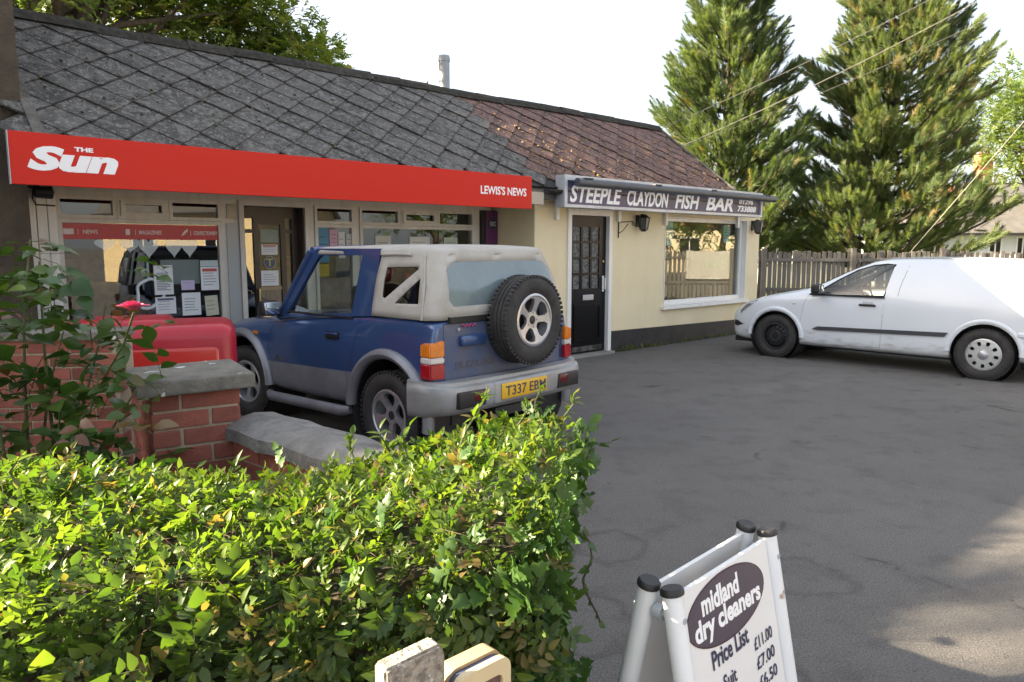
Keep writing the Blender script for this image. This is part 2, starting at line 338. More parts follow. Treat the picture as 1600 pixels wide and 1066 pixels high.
def roof(parent, u0, u1, m, seed, moss_lit):
    rnd = random.Random(seed)
    bm = bmesh.new()                                     # boarded deck under the slates, front and back slopes
    th = .05
    for s in (1, -1):
        fy = FY if s == 1 else 2*RY - FY
        a = [(u0, fy, FZ - .02), (u1, fy, FZ - .02), (u1, RY, RZ - .02), (u0, RY, RZ - .02)]
        lo = [bm.verts.new((p[0], p[1], p[2] - th)) for p in a]; hi = [bm.verts.new(p) for p in a]
        bm.faces.new(hi); bm.faces.new(lo[::-1])
        for i in range(4): bm.faces.new((lo[i], lo[(i+1) % 4], hi[(i+1) % 4], hi[i]))
    rf = bobj('roof', bm, M['roofdeck'], parent)
    # diamond slates: one shared mesh, row by row
    D, rows = .48, .24; h = .260; wv = .253
    def shape(k):
        r = random.Random(seed * 50 + k); j = lambda s: r.uniform(-s, s)
        pr = [(0, -h + .012), (.012, -h), (wv - .02, -.03), (wv, .0), (wv - .02, .03), (.02, h), (-.02, h), (-wv + .02, .03), (-wv, 0), (-wv + .02, -.03), (-.012, -h)]
        pr = [(x + j(.006), y + j(.006)) for x, y in pr[1:]]
        b = bmesh.new(); lo = [b.verts.new((x, y, 0)) for x, y in pr]; hi = [b.verts.new((x, y, .013 + j(.003))) for x, y in pr]
        b.faces.new(hi); n = len(pr)
        for i in range(n): b.faces.new((lo[i], lo[(i+1) % n], hi[(i+1) % n], hi[i]))
        me = bpy.data.meshes.new('slate'); bmesh.ops.recalc_face_normals(b, faces=b.faces[:]); b.to_mesh(me); b.free(); me.materials.append(m); return me
    kinds = [shape(k) for k in range(5)]
    nrow = int(SL / rows) + 1
    for s in (1,):
        for i in range(nrow):
            t = .250 + i * rows
            if t > SL - .02: continue
            off = 0 if i % 2 == 0 else D / 2
            lo_u = u0 - .06 if u0 < -5 else u0; hi_u = u1 - .16 if u1 > 2 else u1 - .001
            k0 = math.ceil((lo_u - off + 7.45) / D); k1 = math.floor((hi_u - off + 7.45) / D)
            for k in range(k0, k1 + 1):
                u = -7.45 + off + k * D
                sag = .012 * math.sin(u * 1.3) + .008 * math.sin(u * 3.1 + i)
                y = FY + t * math.cos(SA); z = FZ + t * math.sin(SA) + .014 + sag * .6 + rnd.uniform(-.003, .006)
                o = bpy.data.objects.new('slate', rnd.choice(kinds)); COL.objects.link(o); o.parent = rf
                o.location = (u + rnd.uniform(-.006, .006), y, z)
                o.rotation_euler = (SA - R(3.2) + rnd.uniform(-.012, .012), rnd.uniform(-.01, .01), rnd.uniform(-.022, .022))
    st_ = box('starter_course', m, rf, u0, u1, FY - .005, FY + .30, 0, .008); st_.data.transform(Matrix.Translation((0, -FY, 0))); st_.location = (0, FY, FZ + .002); st_.rotation_euler = (SA, 0, 0)
    # ridge tiles
    n = int((u1 - u0) / .45)
    for k in range(n):
        u = u0 + (k + .5) * (u1 - u0) / n; L2 = (u1 - u0) / n * .5 + .012
        b = bmesh.new(); pr = [(-.15, -.115), (-.10, -.045), (-.04, 0.005), (.04, .005), (.10, -.045), (.15, -.115)]
        lo = [[b.verts.new((sx * L2, y, z + dz)) for y, z in pr] for sx in (-1, 1) for dz in (0,)]
        for i in range(5): b.faces.new((lo[0][i], lo[0][i+1], lo[1][i+1], lo[1][i]))
        bmesh.ops.solidify(b, geom=b.faces[:], thickness=.018)
        o = bobj('ridge_tile', b, M['ridge'], rf); o.location = (u, RY, RZ + .062 + .012*math.sin(u*1.3) + rnd.uniform(-.008, .008)); o.rotation_euler = (rnd.uniform(-.03, .03), rnd.uniform(-.025, .025), rnd.uniform(-.02, .02))
    if moss_lit:                                             # moss cushions; on the maroon roof, orange ones mimic sunlit slate edges
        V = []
        for q in range(moss_lit):
            t = rnd.uniform(.1, SL - .1) * (rnd.random()**.4 if moss_lit > 300 else 1); u = rnd.uniform(u0 + .1, u1 - .1)
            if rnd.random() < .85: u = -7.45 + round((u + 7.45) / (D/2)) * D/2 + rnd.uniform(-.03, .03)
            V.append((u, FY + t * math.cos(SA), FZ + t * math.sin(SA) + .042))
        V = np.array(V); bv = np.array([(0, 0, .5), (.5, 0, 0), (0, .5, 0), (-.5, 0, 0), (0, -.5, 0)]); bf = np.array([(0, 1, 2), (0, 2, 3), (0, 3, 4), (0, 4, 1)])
        dirs = rng.normal(0, 1, (len(V), 3)); me = scatter('moss_and_lit_edges', bv, bf, V, frames(dirs + np.array([0, .01, 0])), rng.uniform(.012, .045, len(V)))
        tag(link('moss_and_lit_edges', me, mat('moss_and_lit_edge_' + parent.name, (.26, .15, .07) if moss_lit > 300 else (.13, .12, .07), .95, var=.4, vscale=20), rf), kind='stuff')
    return rf
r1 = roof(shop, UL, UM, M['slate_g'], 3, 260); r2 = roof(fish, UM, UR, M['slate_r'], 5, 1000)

# lead flashing and flue
box('flashing', mat('lead_flashing', (.30, .33, .37), .5, var=.3, vscale=6), shop, UL - .02, UL + .10, -.28, -.27 + .002, 2.44, 2.46)
bm = bmesh.new(); a = [(UL, FY + .1, FZ + .13), (UL + .09, FY + .1, FZ + .12), (UL + .09, RY, RZ + .06), (UL, RY, RZ + .07)]
bm.faces.new([bm.verts.new(p) for p in a]); bobj('flashing', bm, M['ridge'], shop)
bm = bmesh.new(); lathe(bm, [(.0, 4.66), (.085, 4.66), (.085, 4.63), (.093, 4.63), (.093, 4.57), (.085, 4.57), (.085, 3.2)], 16, 'z', (-1.30, 2.35, 0))
bobj('flue', bm, mat('galvanised_flue', (.30, .32, .34), .5, .5, var=.15, vscale=4), shop, True)

# ---- newsagent: shell, soffit, interior
Y0 = .85
bm = bmesh.new()
plate(bm, rect(UL, UM - .0, .0, 2.62), [rect(-7.13, -5.55, .56, 2.135), rect(-5.31, -4.56, .03, 2.10), rect(-4.435, -3.89, .56, 2.135), rect(-3.815, -1.95, .56, 2.135)], FAC(Y0), .12)
bobj('front_wall', bm, M['white'], shop)
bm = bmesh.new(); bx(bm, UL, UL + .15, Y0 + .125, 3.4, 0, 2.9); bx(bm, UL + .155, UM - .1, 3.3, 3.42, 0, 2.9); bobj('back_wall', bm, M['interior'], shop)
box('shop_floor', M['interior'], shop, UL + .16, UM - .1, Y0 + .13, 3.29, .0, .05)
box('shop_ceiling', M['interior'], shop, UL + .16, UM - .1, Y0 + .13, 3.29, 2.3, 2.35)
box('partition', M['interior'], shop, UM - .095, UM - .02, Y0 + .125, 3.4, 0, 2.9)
box('soffit', M['soffit'], shop, UL + .002, UM - .06, FY + .03, Y0 - .003, 2.335, 2.365)
box('fascia_board', M['soffit'], shop, UL + .002, UM - .06, FY + .0, FY + .027, 2.2, 2.40)
for k, (xa, xb) in enumerate(((-7.0, -6.2), (-5.95, -5.6), (-4.3, -3.0), (-2.7, -2.0))):   # shelving inside, seen dimly through the glass
    sh = box('display_shelf', mat('shelf_goods_%d' % k, (.20, .16, .13), .8, col2=(.05, .05, .06), vscale=9), shop, xa, xb, 1.9 + .2*k, 2.2 + .2*k, .05, 1.5)
def window(parent, name, u0, u1, z0, z1, y, fw=.05, m=None, depth=.06, gl=None, proud=.02):
    w = platobj(name, rect(u0, u1, z0, z1), [rect(u0 + fw, u1 - fw, z0 + fw, z1 - fw)], FAC(y - proud), depth, m or M['white'], parent)
    box('pane', gl or M['glass'], w, u0 + fw, u1 - fw, y + .012, y + .018, z0 + fw, z1 - fw); return w
zt0, zt1, zl0, zl1 = 1.915, 2.133, .562, 1.912
for (a, b, c) in ((-7.128, -6.60, 0), (-6.597, -6.10, 1), (-6.097, -5.552, 0), (-4.433, -3.892, 0), (-3.813, -3.205, 0), (-3.202, -2.60, 1), (-2.597, -1.952, 0)):
    w = window(shop, 'top_light', a, b, zt0, zt1, Y0, .035)
    if c: platobj('opening_sash', rect(a + .03, b - .03, zt0 + .03, zt1 - .03), [rect(a + .075, b - .075, zt0 + .07, zt1 - .07)], FAC(Y0 - .04), .035, M['white'], w)
for (a, b) in ((-7.128, -5.552), (-4.433, -3.892), (-3.813, -1.952)): window(shop, 'window', a, b, zl0, zl1, Y0, .04)
box('window_sill', M['white'], shop, -7.2, -5.5, Y0 - .09, Y0 - .021, .50, .555, .008)
box('window_sill', M['white'], shop, -4.47, -1.9, Y0 - .09, Y0 - .021, .50, .555, .008)
for a in (-7.38, -7.29, -7.20): box('board', M['upvc'], shop, a, a + .082, Y0 - .018, Y0 - .002, .02, 2.14, .004)
box('side_panel', mat('grey_side_panel', (.36, .38, .38), .4), shop, -5.50, -5.37, Y0 - .014, Y0 - .002, .6, 1.90)
box('side_panel', mat('grey_side_glass', (.12, .13, .13), .2), shop, -5.49, -5.39, Y0 - .014, Y0 - .002, 1.95, 2.11)
platobj('door_surround', [(-5.36, .03), (-5.36, 2.16), (-4.51, 2.16), (-4.51, .03), (-4.565, .03), (-4.565, 2.10), (-5.305, 2.10), (-5.305, .03)], [], FAC(Y0 - .035), .033, M['white'], shop)
dr = platobj('shop_door', rect(-5.30, -4.57, .04, 2.095), [rect(-5.225, -5.12, .75, 1.80), rect(-5.225, -5.12, 1.84, 1.97), rect(-5.06, -4.79, .35, 1.90), rect(-4.73, -4.645, .75, 1.80), rect(-4.73, -4.645, 1.84, 1.97)], FAC(Y0 + .16), .05, M['darkwood'], shop)
box('pane', M['glass'], dr, -5.23, -5.115, Y0 + .18, Y0 + .186, .75, 1.98); box('pane', M['glass'], dr, -5.06, -4.79, Y0 + .18, Y0 + .186, .35, 1.90); box('pane', M['glass'], dr, -4.735, -4.64, Y0 + .18, Y0 + .186, .75, 1.98)
box('door_handle', mat('brass_handle', (.5, .4, .2), .3, .9), dr, -5.10, -5.08, Y0 + .12, Y0 + .155, .95, 1.15, .004)
bm = bmesh.new(); bx(bm, -5.303, -5.29, Y0 + .0, Y0 + .21, .03, 2.098); bx(bm, -4.58, -4.567, Y0 + .0, Y0 + .21, .03, 2.098); bobj('door_lining', bm, M['darkwood'], shop)

# ---- fish bar: shell
platobj('front_wall', rect(UM + .06, UE, 0, 2.42), [rect(-.86, .035, .02, 2.14), rect(1.44, 4.02, .655, 2.135)], FAC(0), .22, M['cream'], fish)
box('side_wall', M['cream'], fish, UM + .06, UM + .26, .222, Y0 + .9, 0, 2.42)
bm = bmesh.new(); bx(bm, UE - .2, UE, .222, 3.4, 0, 2.42); bx(bm, UM + .27, UE - .21, 3.2, 3.4, 0, 2.42); bobj('outer_wall', bm, M['cream'], fish)
platobj('gable_wall', [(.2, 2.422), (3.3, 2.422), (RY, RZ - .09)], [], lambda a, b, d: (UR - .16 + d, a, b), .15, M['cream'], fish)
box('flat_roof', mat('roofing_felt', (.10, .10, .10), .9, var=.3), fish, UR + .01, UE + .06, -.06, 3.44, 2.424, 2.50)
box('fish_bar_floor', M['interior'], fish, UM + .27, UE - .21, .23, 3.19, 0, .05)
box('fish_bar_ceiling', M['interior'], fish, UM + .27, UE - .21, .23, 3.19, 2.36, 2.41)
box('counter', mat('counter_front', (.10, .10, .11), .5), fish, .8, 4.2, 1.9, 2.4, .05, 1.05)
box('back_panel', mat('dim_back_panel', (.07, .06, .05), .8, var=.4, vscale=2), fish, UM + .3, UE - .25, 3.1, 3.18, .06, 2.35)
bm = bmesh.new(); vs = bx(bm, .04, UE + .012, -.022, -.002, 0, .34)
for v in bm.verts:
    if v.co.z > .1 and v.co.x > 1: v.co.z = .27
bobj('plinth', bm, M['plinth'], fish); box('plinth', M['plinth'], fish, UM + .05, -.92, -.022, -.002, 0, .34)
# window
w = platobj('window', rect(1.445, 4.015, .66, 2.13), [rect(1.52, 3.93, .74, 2.07)], FAC(.085), .07, M['upvc'], fish)
box('pane', M['glass'], w, 1.515, 3.935, .115, .125, .735, 2.075)
box('window_sill', M['upvc'], fish, 1.38, 4.09, -.07, .084, .598, .652, .008)
platobj('window_reveal', rect(1.441, 4.019, .656, 2.134), [rect(1.455, 4.005, .67, 2.12)], FAC(-.012), .095, M['upvc'], fish)
# door
platobj('door_frame', [(-.91, .0), (-.91, 2.19), (.075, 2.19), (.075, .0), (.0, .0), (.0, 2.10), (-.835, 2.10), (-.835, .0)], [], FAC(-.03), .11, M['upvc'], fish)
hs = [rect(-.735 + .2075*i, -.735 + .2075*i + .165, 1.02 + .235*j, 1.02 + .235*j + .205) for i in range(3) for j in range(4)]
d = platobj('door', rect(-.83, -.005, .05, 2.095), hs, FAC(.035), .045, M['black'], fish)
for hh in hs: box('pane', M['obsc'], d, hh[0][0], hh[1][0], .055, .062, hh[0][1], hh[2][1])
platobj('lower_panel', rect(-.72, -.11, .22, .78), [rect(-.68, -.15, .26, .74)], FAC(.022), .012, M['black'], d)
box('letterbox', mat('brushed_metal', (.55, .56, .58), .35, .9), d, -.53, -.29, .018, .034, .845, .925, .004)
box('kick_plate', mat('worn_metal', (.25, .25, .25), .4, .8, col2=(.03, .03, .03), vscale=8), d, -.77, -.08, .026, .034, .075, .15)
tubeobj('handle', [(-.065, .03, 1.0), (-.065, -.015, 1.0), (-.065, -.015, 1.17)], .011, M['upvc'], d)
box('handle_plate', M['upvc'], d, -.085, -.045, .024, .034, .96, 1.2, .003)
bm = bmesh.new(); lathe(bm, [(0, -.012), (.018, -.01), (.02, 0)], 12, 'y', (-.065, .034, 1.42)); bobj('lock', bm, mat('brass', (.6, .45, .2), .3, .9), d, True)
box('threshold', mat('stone_step', (.25, .24, .22), .8, var=.2), fish, -.90, .07, -.12, .03, 0, .045, .006)
# gutters on both eaves
bm = bmesh.new(); tube(bm, [(UR - .02, FY - .01, FZ + .02), (UR - .02, RY, RZ + .035)], .035, 6); bobj('verge', bm, M['ridge'], fish)
gm = mat('grey_gutter', (.055, .055, .058), .45, var=.3, vscale=5)
bm = bmesh.new(); lathe(bm, [(.055, UM - .05), (.055, UR + .02)], 8, 'x', (0, FY - .05, FZ - .03), R(180), R(360)); bmesh.ops.solidify(bm, geom=bm.faces[:], thickness=.004); bobj('gutter', bm, gm, fish)
box('fascia_board', gm, fish, UM - .04, UR, FY + .02, FY + .045, 2.28, 2.40)
box('soffit', M['soffit'], fish, UM + .0, UR, FY + .05, -.003, 2.29, 2.31)
for u in (-1.18, .18, 1.38, 3.6): box('bracket', M['upvc'], fish, u, u + .06, -.06, -.003, 2.02 - .03*(u > 1), 2.285, .006)
bm = bmesh.new(); tube(bm, [(3.62, -.20, 2.40), (3.75, -.10, 2.32), (3.9, -.05, 2.30), (4.46, -.05, 2.28)], .028, 8); bobj('waste_pipe', bm, gm, fish, True)
# ------------------------------------------------------------------ neighbouring house on the left (its corner shows at the frame edge, its bulk shades the forecourt)
M['rough'] = mat('brown_roughcast', (.085, .066, .046), .95, col2=(.048, .038, .028), vscale=4, bump=1, bscale=45)
M['redtile'] = mat('old_red_roof', (.20, .085, .055), .85, var=.4, vscale=6, bump=.6, bscale=20)
def house(name, loc, rz, L, Wd, eave, ridge, wall, roofm, label, wins=(), chim=None, hip=0.0, cat='house', over=.25):
    """gabled or hipped house; local x along the ridge 0..L, y 0..Wd (y=0 is the front)"""
    h = empty(name, loc, rz, label, cat)
    bm = bmesh.new()
    v = [bm.verts.new(p) for p in ((0,0,0),(L,0,0),(L,Wd,0),(0,Wd,0),(0,0,eave),(L,0,eave),(L,Wd,eave),(0,Wd,eave))]
    for f in ((0,1,5,4),(1,2,6,5),(2,3,7,6),(3,0,4,7)): bm.faces.new([v[i] for i in f])
    if not hip:
        g0 = bm.verts.new((0, Wd/2, ridge - .05)); g1 = bm.verts.new((L, Wd/2, ridge - .05)); bm.faces.new((v[4], g0, v[7])); bm.faces.new((v[5], v[6], g1))
    bobj('wall', bm, wall, h)
    bm = bmesh.new(); k = (ridge - eave) / (Wd/2); e = over; ze = eave - k * e; hp = hip * Wd/2
    xs = (-e, L + e); rl = (hp - (e if not hip else 0), L - hp + (e if not hip else 0))
    a = [bm.verts.new(p) for p in ((xs[0], -e, ze), (xs[1], -e, ze), (xs[1], Wd + e, ze), (xs[0], Wd + e, ze), (rl[0], Wd/2, ridge), (rl[1], Wd/2, ridge))]
    bm.faces.new((a[0], a[1], a[5], a[4])); bm.faces.new((a[2], a[3], a[4], a[5]))
    if hip: bm.faces.new((a[1], a[2], a[5])); bm.faces.new((a[3], a[0], a[4]))
    bmesh.ops.recalc_face_normals(bm, faces=bm.faces[:]); bmesh.ops.solidify(bm, geom=bm.faces[:], thickness=.10)
    rf = bobj('roof', bm, roofm, h)
    box('gutter', M['matblack'], h, -e, L + e, -e - .09, -e + .02, ze - .10, ze + .02)
    for (x, z, w, ht) in wins:
        wf = platobj('window', rect(x, x + w, z, z + ht), [rect(x + .07, x + w/2 - .03, z + .07, z + ht - .07), rect(x + w/2 + .03, x + w - .07, z + .07, z + ht - .07)], FAC(-.04), .08, M['upvc'], h)
        box('pane', M['black'], wf, x + .06, x + w - .06, -.012, -.004, z + .06, z + ht - .06)
    if chim:
        cx, ct = chim; c = box('chimney', mat('brick_chimney_' + name, (.42, .16, .08), .9, var=.35, vscale=9), rf, cx, cx + .9, Wd/2 - .35, Wd/2 + .35, ridge - .6, ct)
        for q in (.22, .68):
            b = bmesh.new(); lathe(b, [(.13, ct), (.10, ct + .4), (.08, ct + .4)], 10, 'z', (cx + q, Wd/2, 0)); bobj('chimney_pot', b, M['redtile'], rf, True)
    return h
nb = house('neighbour_house', W(-16.2, .30), TH, 8.74, 6.0, 5.4, 7.7, M['rough'], M['redtile'], 'tall brown roughcast house whose corner stands left of the newsagent', wins=((8.0, 1.05, .60, 1.1), (1, 1.0, 1.3, 1.3), (4, 1.0, 1.3, 1.3), (1, 3.3, 1.3, 1.2), (4.5, 3.3, 1.3, 1.2)), chim=(1.2, 8.6), over=.0)
box('corner_pilaster', M['rough'], nb, 8.47, 8.755, -.06, .25, 0, 5.3)
box('string_course', mat('stone_band', (.28, .26, .23), .9, var=.2), nb, 5.7, 8.46, -.10, -.002, .86, .96)
box('brick_base', mat('dark_brick_base', (.22, .075, .05), .9, var=.4, vscale=12), nb, 5.7, 8.465, -.08, -.002, 0, .855)

# ------------------------------------------------------------------ shop signs
M['sunred'] = mat('red_sign_panel', (.56, .020, .009), .38, spec=.2)
M['signwhite'] = mat('white_lettering', (.85, .85, .86), .4)
M['navy'] = mat('navy_sign_panel', (.055, .05, .115), .35, var=.12, vscale=3)
M['alu'] = mat('weathered_aluminium', (.50, .53, .57), .4, .3, var=.2, vscale=6)
def front(y): return lambda a, b, d: (a, y - d, b)
sg = empty('fascia_sign', W(-7.65, -.35, 2.13), TH, 'long glossy red newsagent fascia sign with white lettering', 'sign')
LS = 5.70
box('panel', M['sunred'], sg, 0, LS, 0, .035, 0, .415, .004)
box('edge_trim', M['alu'], sg, -.006, -.001, -.004, .06, 0, .415)
bm = bmesh.new()
for q in (.3, 1.8, 3.3, 5.0): bx(bm, q, q + .04, .037, .09, .02, .40)
bobj('batten', bm, M['alu'], sg)
text('lettering', 'Sun', M['signwhite'], sg, front(-.001), .115, .115, .665, .20, bold=.055, shear=.22)
text('lettering', 'THE', M['signwhite'], sg, front(-.001), .455, .288, .14, .036, bold=.05, shear=.0)
text('lettering', "LEWIS'S NEWS", M['signwhite'], sg, front(-.001), 4.83, .155, .77, .105, bold=.022)
fs = empty('fish_bar_sign', W(-1.415, -.40, 2.13), TH, 'navy fish bar sign board with white italic lettering and pale frame', 'sign')
FL = 5.20
def fmap(y): return lambda a, b, d: (a, y - d, b)
def slope(a): return -.075 * a / FL * 1.0
bm = bmesh.new(); vs = bx(bm, .05, FL - .05, 0, .02, .09, .40); bobj('panel', bm, M['navy'], fs)
platobj('frame', rect(0, FL, .045, .475), [rect(.055, FL - .05, .085, .405)], FAC(-.03), .17, M['alu'], fs)
text('lettering', 'STEEPLE', M['signwhite'], fs, front(-.001), .13, .115, 1.10, .235, bold=.03, shear=.25, depth=.004)
text('lettering', 'CLAYDON', M['signwhite'], fs, front(-.001), 1.36, .115, 1.02, .235, bold=.03, shear=.25, depth=.004)
text('lettering', 'FISH', M['signwhite'], fs, front(-.001), 2.55, .115, .68, .235, bold=.03, shear=.25, depth=.004)
text('lettering', 'BAR', M['signwhite'], fs, front(-.001), 3.42, .115, .83, .235, bold=.03, shear=.25, depth=.004)
text('lettering', '01296', M['signwhite'], fs, front(-.001), 4.45, .255, .47, .09, bold=.03, shear=.2, depth=.004)
text('lettering', '733888', M['signwhite'], fs, front(-.001), 4.40, .125, .62, .10, bold=.03, shear=.2, depth=.004)
lt = empty('light_trough', W(-1.30, -.55, 2.44), TH, 'dark grey tubular light trough along the top of the fish bar sign', 'light fitting')
bm = bmesh.new(); lathe(bm, [(.001, 0), (.058, 0), (.058, 5.30), (.001, 5.30)], 12, 'x', (0, 0, .06)); bobj('housing', bm, mat('dark_grey_trough', (.06, .065, .075), .4, var=.2), lt, True)
for q in (.15, 1.7, 3.2, 4.95): box('arm', M['alu'], lt, q, q + .10, -.02, .22, .085, .115, .006); box('clip', M['matblack'], lt, q - .03, q + .13, -.045, .03, .105, .125, .004)
# the purple sign beside the newsagent window
ps = empty('projecting_sign', W(-1.84, Y0 - .10, 1.70), TH, 'small dark purple plaque with round emblem beside the newsagent window', 'sign')
box('backing', M['matblack'], ps, 0, .30, .04, .10, -.25, .46); box('panel', mat('purple_panel', (.11, .025, .10), .4), ps, .06, .29, .02, .036, -.02, .45, .004)
platobj('emblem', circ(.175, .27, .085), [circ(.165, .27, .03, 12)], FAC(.012), .006, mat('emblem_dark', (.03, .04, .05), .4), ps)
text('lettering', 'oc', M['alu'], ps, front(.01), .12, .235, .11, .07, bold=.03)

# wall lanterns, iron bracket, camera
def lantern(u, label):
    l = empty('wall_lantern', W(u, 0, 1.90), TH, label, 'lantern', 'lanterns on the fish bar wall')
    box('backplate', M['matblack'], l, -.04, .04, -.022, -.003, .05, .24, .004)
    tubeobj('arm', [(0, -.02, .20), (0, -.10, .25), (0, -.135, .235)], .012, M['matblack'], l)
    def prism(name, r0, z0, r1, z1, m, n=6):
        b = bmesh.new(); lathe(b, [(.001, z0), (r0, z0), (r1, z1), (.001, z1)], n, 'z', (0, -.135, 0)); return bobj(name, b, m, l)
    prism('roof', .105, .19, .03, .245, M['matblack']); prism('base', .035, -.02, .062, .012, M['matblack'])
    prism('glass', .058, .012, .088, .19, mat('smoked_lantern_glass_%d' % int(u), (.10, .10, .09), .1, coat=.5))
    for k in range(6):
        a = k * math.pi / 3; tubeobj('bar', [(.062*math.cos(a), -.135 + .062*math.sin(a), .012), (.092*math.cos(a), -.135 + .092*math.sin(a), .19)], .006, M['matblack'], l, 5)
lantern(.70, 'black lantern on the cream wall between the black door and window')
lantern(4.20, 'black lantern at the right corner of the fish bar')
ib = empty('iron_bracket', W(.235, 0, 1.78), TH, 'small scrolled iron sign bracket beside the black door', 'bracket')
tubeobj('upright', [(0, -.012, 0), (0, -.012, .28)], .009, M['matblack'], ib, 6)
tubeobj('arm', [(0, -.02, .24), (0, -.30, .24)], .007, M['matblack'], ib, 6)
tubeobj('brace', [(0, -.02, .07), (0, -.10, .11), (0, -.20, .21)], .006, M['matblack'], ib, 6)
tubeobj('scroll', [(0, -.30 + .035*math.sin(t*.7) * (1 - t/14), .24 - .035 + .035*math.cos(t*.7) * (1 - t/14)) for t in range(11)], .006, M['matblack'], ib, 6)
cm = empty('security_camera', W(-7.30, Y0 - .02, 2.20), TH, 'black security light with cable under the left end of the red sign', 'camera')
box('mount', M['matblack'], cm, -.06, .03, -.12, .02, -.02, .12, .01); b = bmesh.new(); lathe(b, [(.001, 0), (.05, 0), (.06, .14), (.001, .16)], 12, 'x', (-.02, -.14, -.06)); bobj('head', b, M['matblack'], cm, True)
tubeobj('cable', [(-.01, -.03, -.02), (-.02, -.035, -.12), (.0, -.035, -.17), (.16, -.035, -.175)], .007, M['matblack'], cm, 6)
dl = empty('bulkhead_light', W(-7.02, Y0 - .15, 2.29), TH, 'small round dark dome light under the red sign soffit', 'light fitting')
b = bmesh.new(); lathe(b, [(.07, .045), (.07, .02), (.055, -.02), (.001, -.035)], 16, 'z'); bobj('dome', b, M['matblack'], dl, True)

# ------------------------------------------------------------------ posters and stickers behind the newsagent glass
YG = Y0 - .022 + .028
def notice(u0, u1, z0, z1, label, col=None, lines=4, head=None, tilt=0.0, cat='notice', y=None, name='paper_notice'):
    y = YG if y is None else y
    o = empty(name, W((u0 + u1)/2, y, z0), TH, label, cat); w = (u1 - u0)/2; h = z1 - z0; o.rotation_euler = (0, R(tilt), TH)
    box('sheet', M['paper'] if col is None else mat('paper_' + name, col, .7, var=.08, vscale=15), o, -w, w, 0, .0015, 0, h)
    if head: box('heading', mat('print_head', head, .6), o, -w*.8, w*.8, -.0015, -.0004, h*.80, h*.93)
    if lines:
        b = bmesh.new(); rr = random.Random(int(u0*1000))
        for k in range(lines):
            zz = h * (.72 - .62 * k / lines); bx(b, -w*.75, w*rr.uniform(.3, .78), -.0015, -.0004, zz, zz + h*.022)
        bobj('print', b, M['ink'], o)
    return o
notice(-6.28, -6.09, 1.135, 1.445, 'white typed notice, tallest sheet in the left shop window', lines=11)
notice(-5.80, -5.605, 1.165, 1.42, 'white poster with small coloured pictures at the right of the left window', head=(.5, .1, .08), lines=5)
notice(-5.80, -5.605, 1.425, 1.49, 'narrow pale strip above the coloured poster in the left window', col=(.5, .6, .6), lines=1)
notice(-6.28, -6.075, .93, 1.11, 'landscape white notice with dark heading below the tall sheet', head=(.1, .12, .2), lines=4)
notice(-6.01, -5.815, .90, 1.145, 'white poster with a row of dark figures low in the left window', head=None, lines=5)
notice(-5.76, -5.62, .885, 1.105, 'cream poster with a drawing, lowest right in the left window', col=(.55, .55, .42), lines=3, tilt=-3)
notice(-6.01, -5.87, 1.175, 1.28, 'small lilac card between the notices in the left window', col=(.55, .48, .68), lines=1)
notice(-6.20, -5.80, 1.24, 1.50, 'grey blank card standing behind the typed notice in the left window', col=(.40, .42, .42), lines=0, y=YG + .03)
for i, (u, z, ww, hh2, lb) in enumerate(((-6.72, 1.60, .17, .11, 'leftmost'), (-6.49, 1.58, .17, .14, 'second'), (-6.31, 1.525, .17, .20, 'largest'), (-6.06, 1.53, .15, .19, 'fourth'), (-5.90, 1.53, .15, .19, 'rightmost'))):
    o = empty('paper_heart', W(u, YG + .01, z), TH, lb + ' of the hanging white paper hearts under the red window band', 'paper heart', 'paper hearts hanging in the window')
    pts = [(.5*math.sin(t)**3, (13*math.cos(t) - 5*math.cos(2*t) - 2*math.cos(3*t) - math.cos(4*t)) / 30) for t in [2*math.pi*k/24 for k in range(24)]]
    platobj('heart', [(a*ww*1.15, .57*hh2 + b*hh2*1.1) for a, b in pts], [], FAC(0), .002, M['paper'], o)
o = empty('hanging_ornament', W(-6.33, YG + .02, .98), TH, 'grey looped ornament hanging on a white ribbon behind the left window', 'ornament')
pts = [(math.cos(t) * (.13 + .02*math.cos(3*t)), .17 + math.sin(t) * (.15 + .02*math.sin(2*t))) for t in [2*math.pi*k/28 for k in range(29)]]
tubeobj('loop', [(a, 0, b) for a, b in pts], .018, M['paper'], o); box('ribbon', M['paper'], o, -.01, .012, 0, .002, .32, .56)
bd = empty('window_band', W(-7.09, YG - .004, 1.712), TH, 'red lettered vinyl band across the top of the left window', 'sign')
box('vinyl', mat('crimson_vinyl', (.46, .022, .03), .4), bd, 0, 1.50, 0, .002, 0, .155)
WM = mat('faded_white_print', (.7, .62, .6), .5)
for s, x, wd in (('NEWS', .18, .13), ('MAGAZINES', .69, .22), ('CONFECTIONERY', 1.235, .255)): text('lettering', s, WM, bd, front(-.0006), x, .052, wd, .042, bold=.02)
for x in (.135, .655, 1.205): box('divider', WM, bd, x, x + .004, -.0016, -.0005, .045, .10)
platobj('book_icon', [(0.01, .05), (.05, .045), (.055, .05), (.06, .045), (.10, .05), (.10, .105), (.06, .10), (.055, .105), (.05, .10), (.01, .105)], [], FAC(-.0015), .001, WM, bd)
platobj('magazine_icon', rrect(.565, .605, .045, .105, .008, 2), [], FAC(-.0015), .001, WM, bd)
platobj('sweet_icon', [(1.11, .045), (1.125, .045), (1.15, .065), (1.175, .09), (1.18, .11), (1.165, .11), (1.14, .09), (1.12, .065)], [], FAC(-.0015), .001, WM, bd)
DY = Y0 + .172
notice(-5.035, -4.82, 1.69, 1.84, 'faded green-grey sheet at the top of the shop door glass', col=(.30, .36, .30), lines=0, y=DY)
notice(-5.03, -4.83, 1.545, 1.665, 'small white card with red heading on the shop door', head=(.45, .03, .03), lines=3, y=DY)
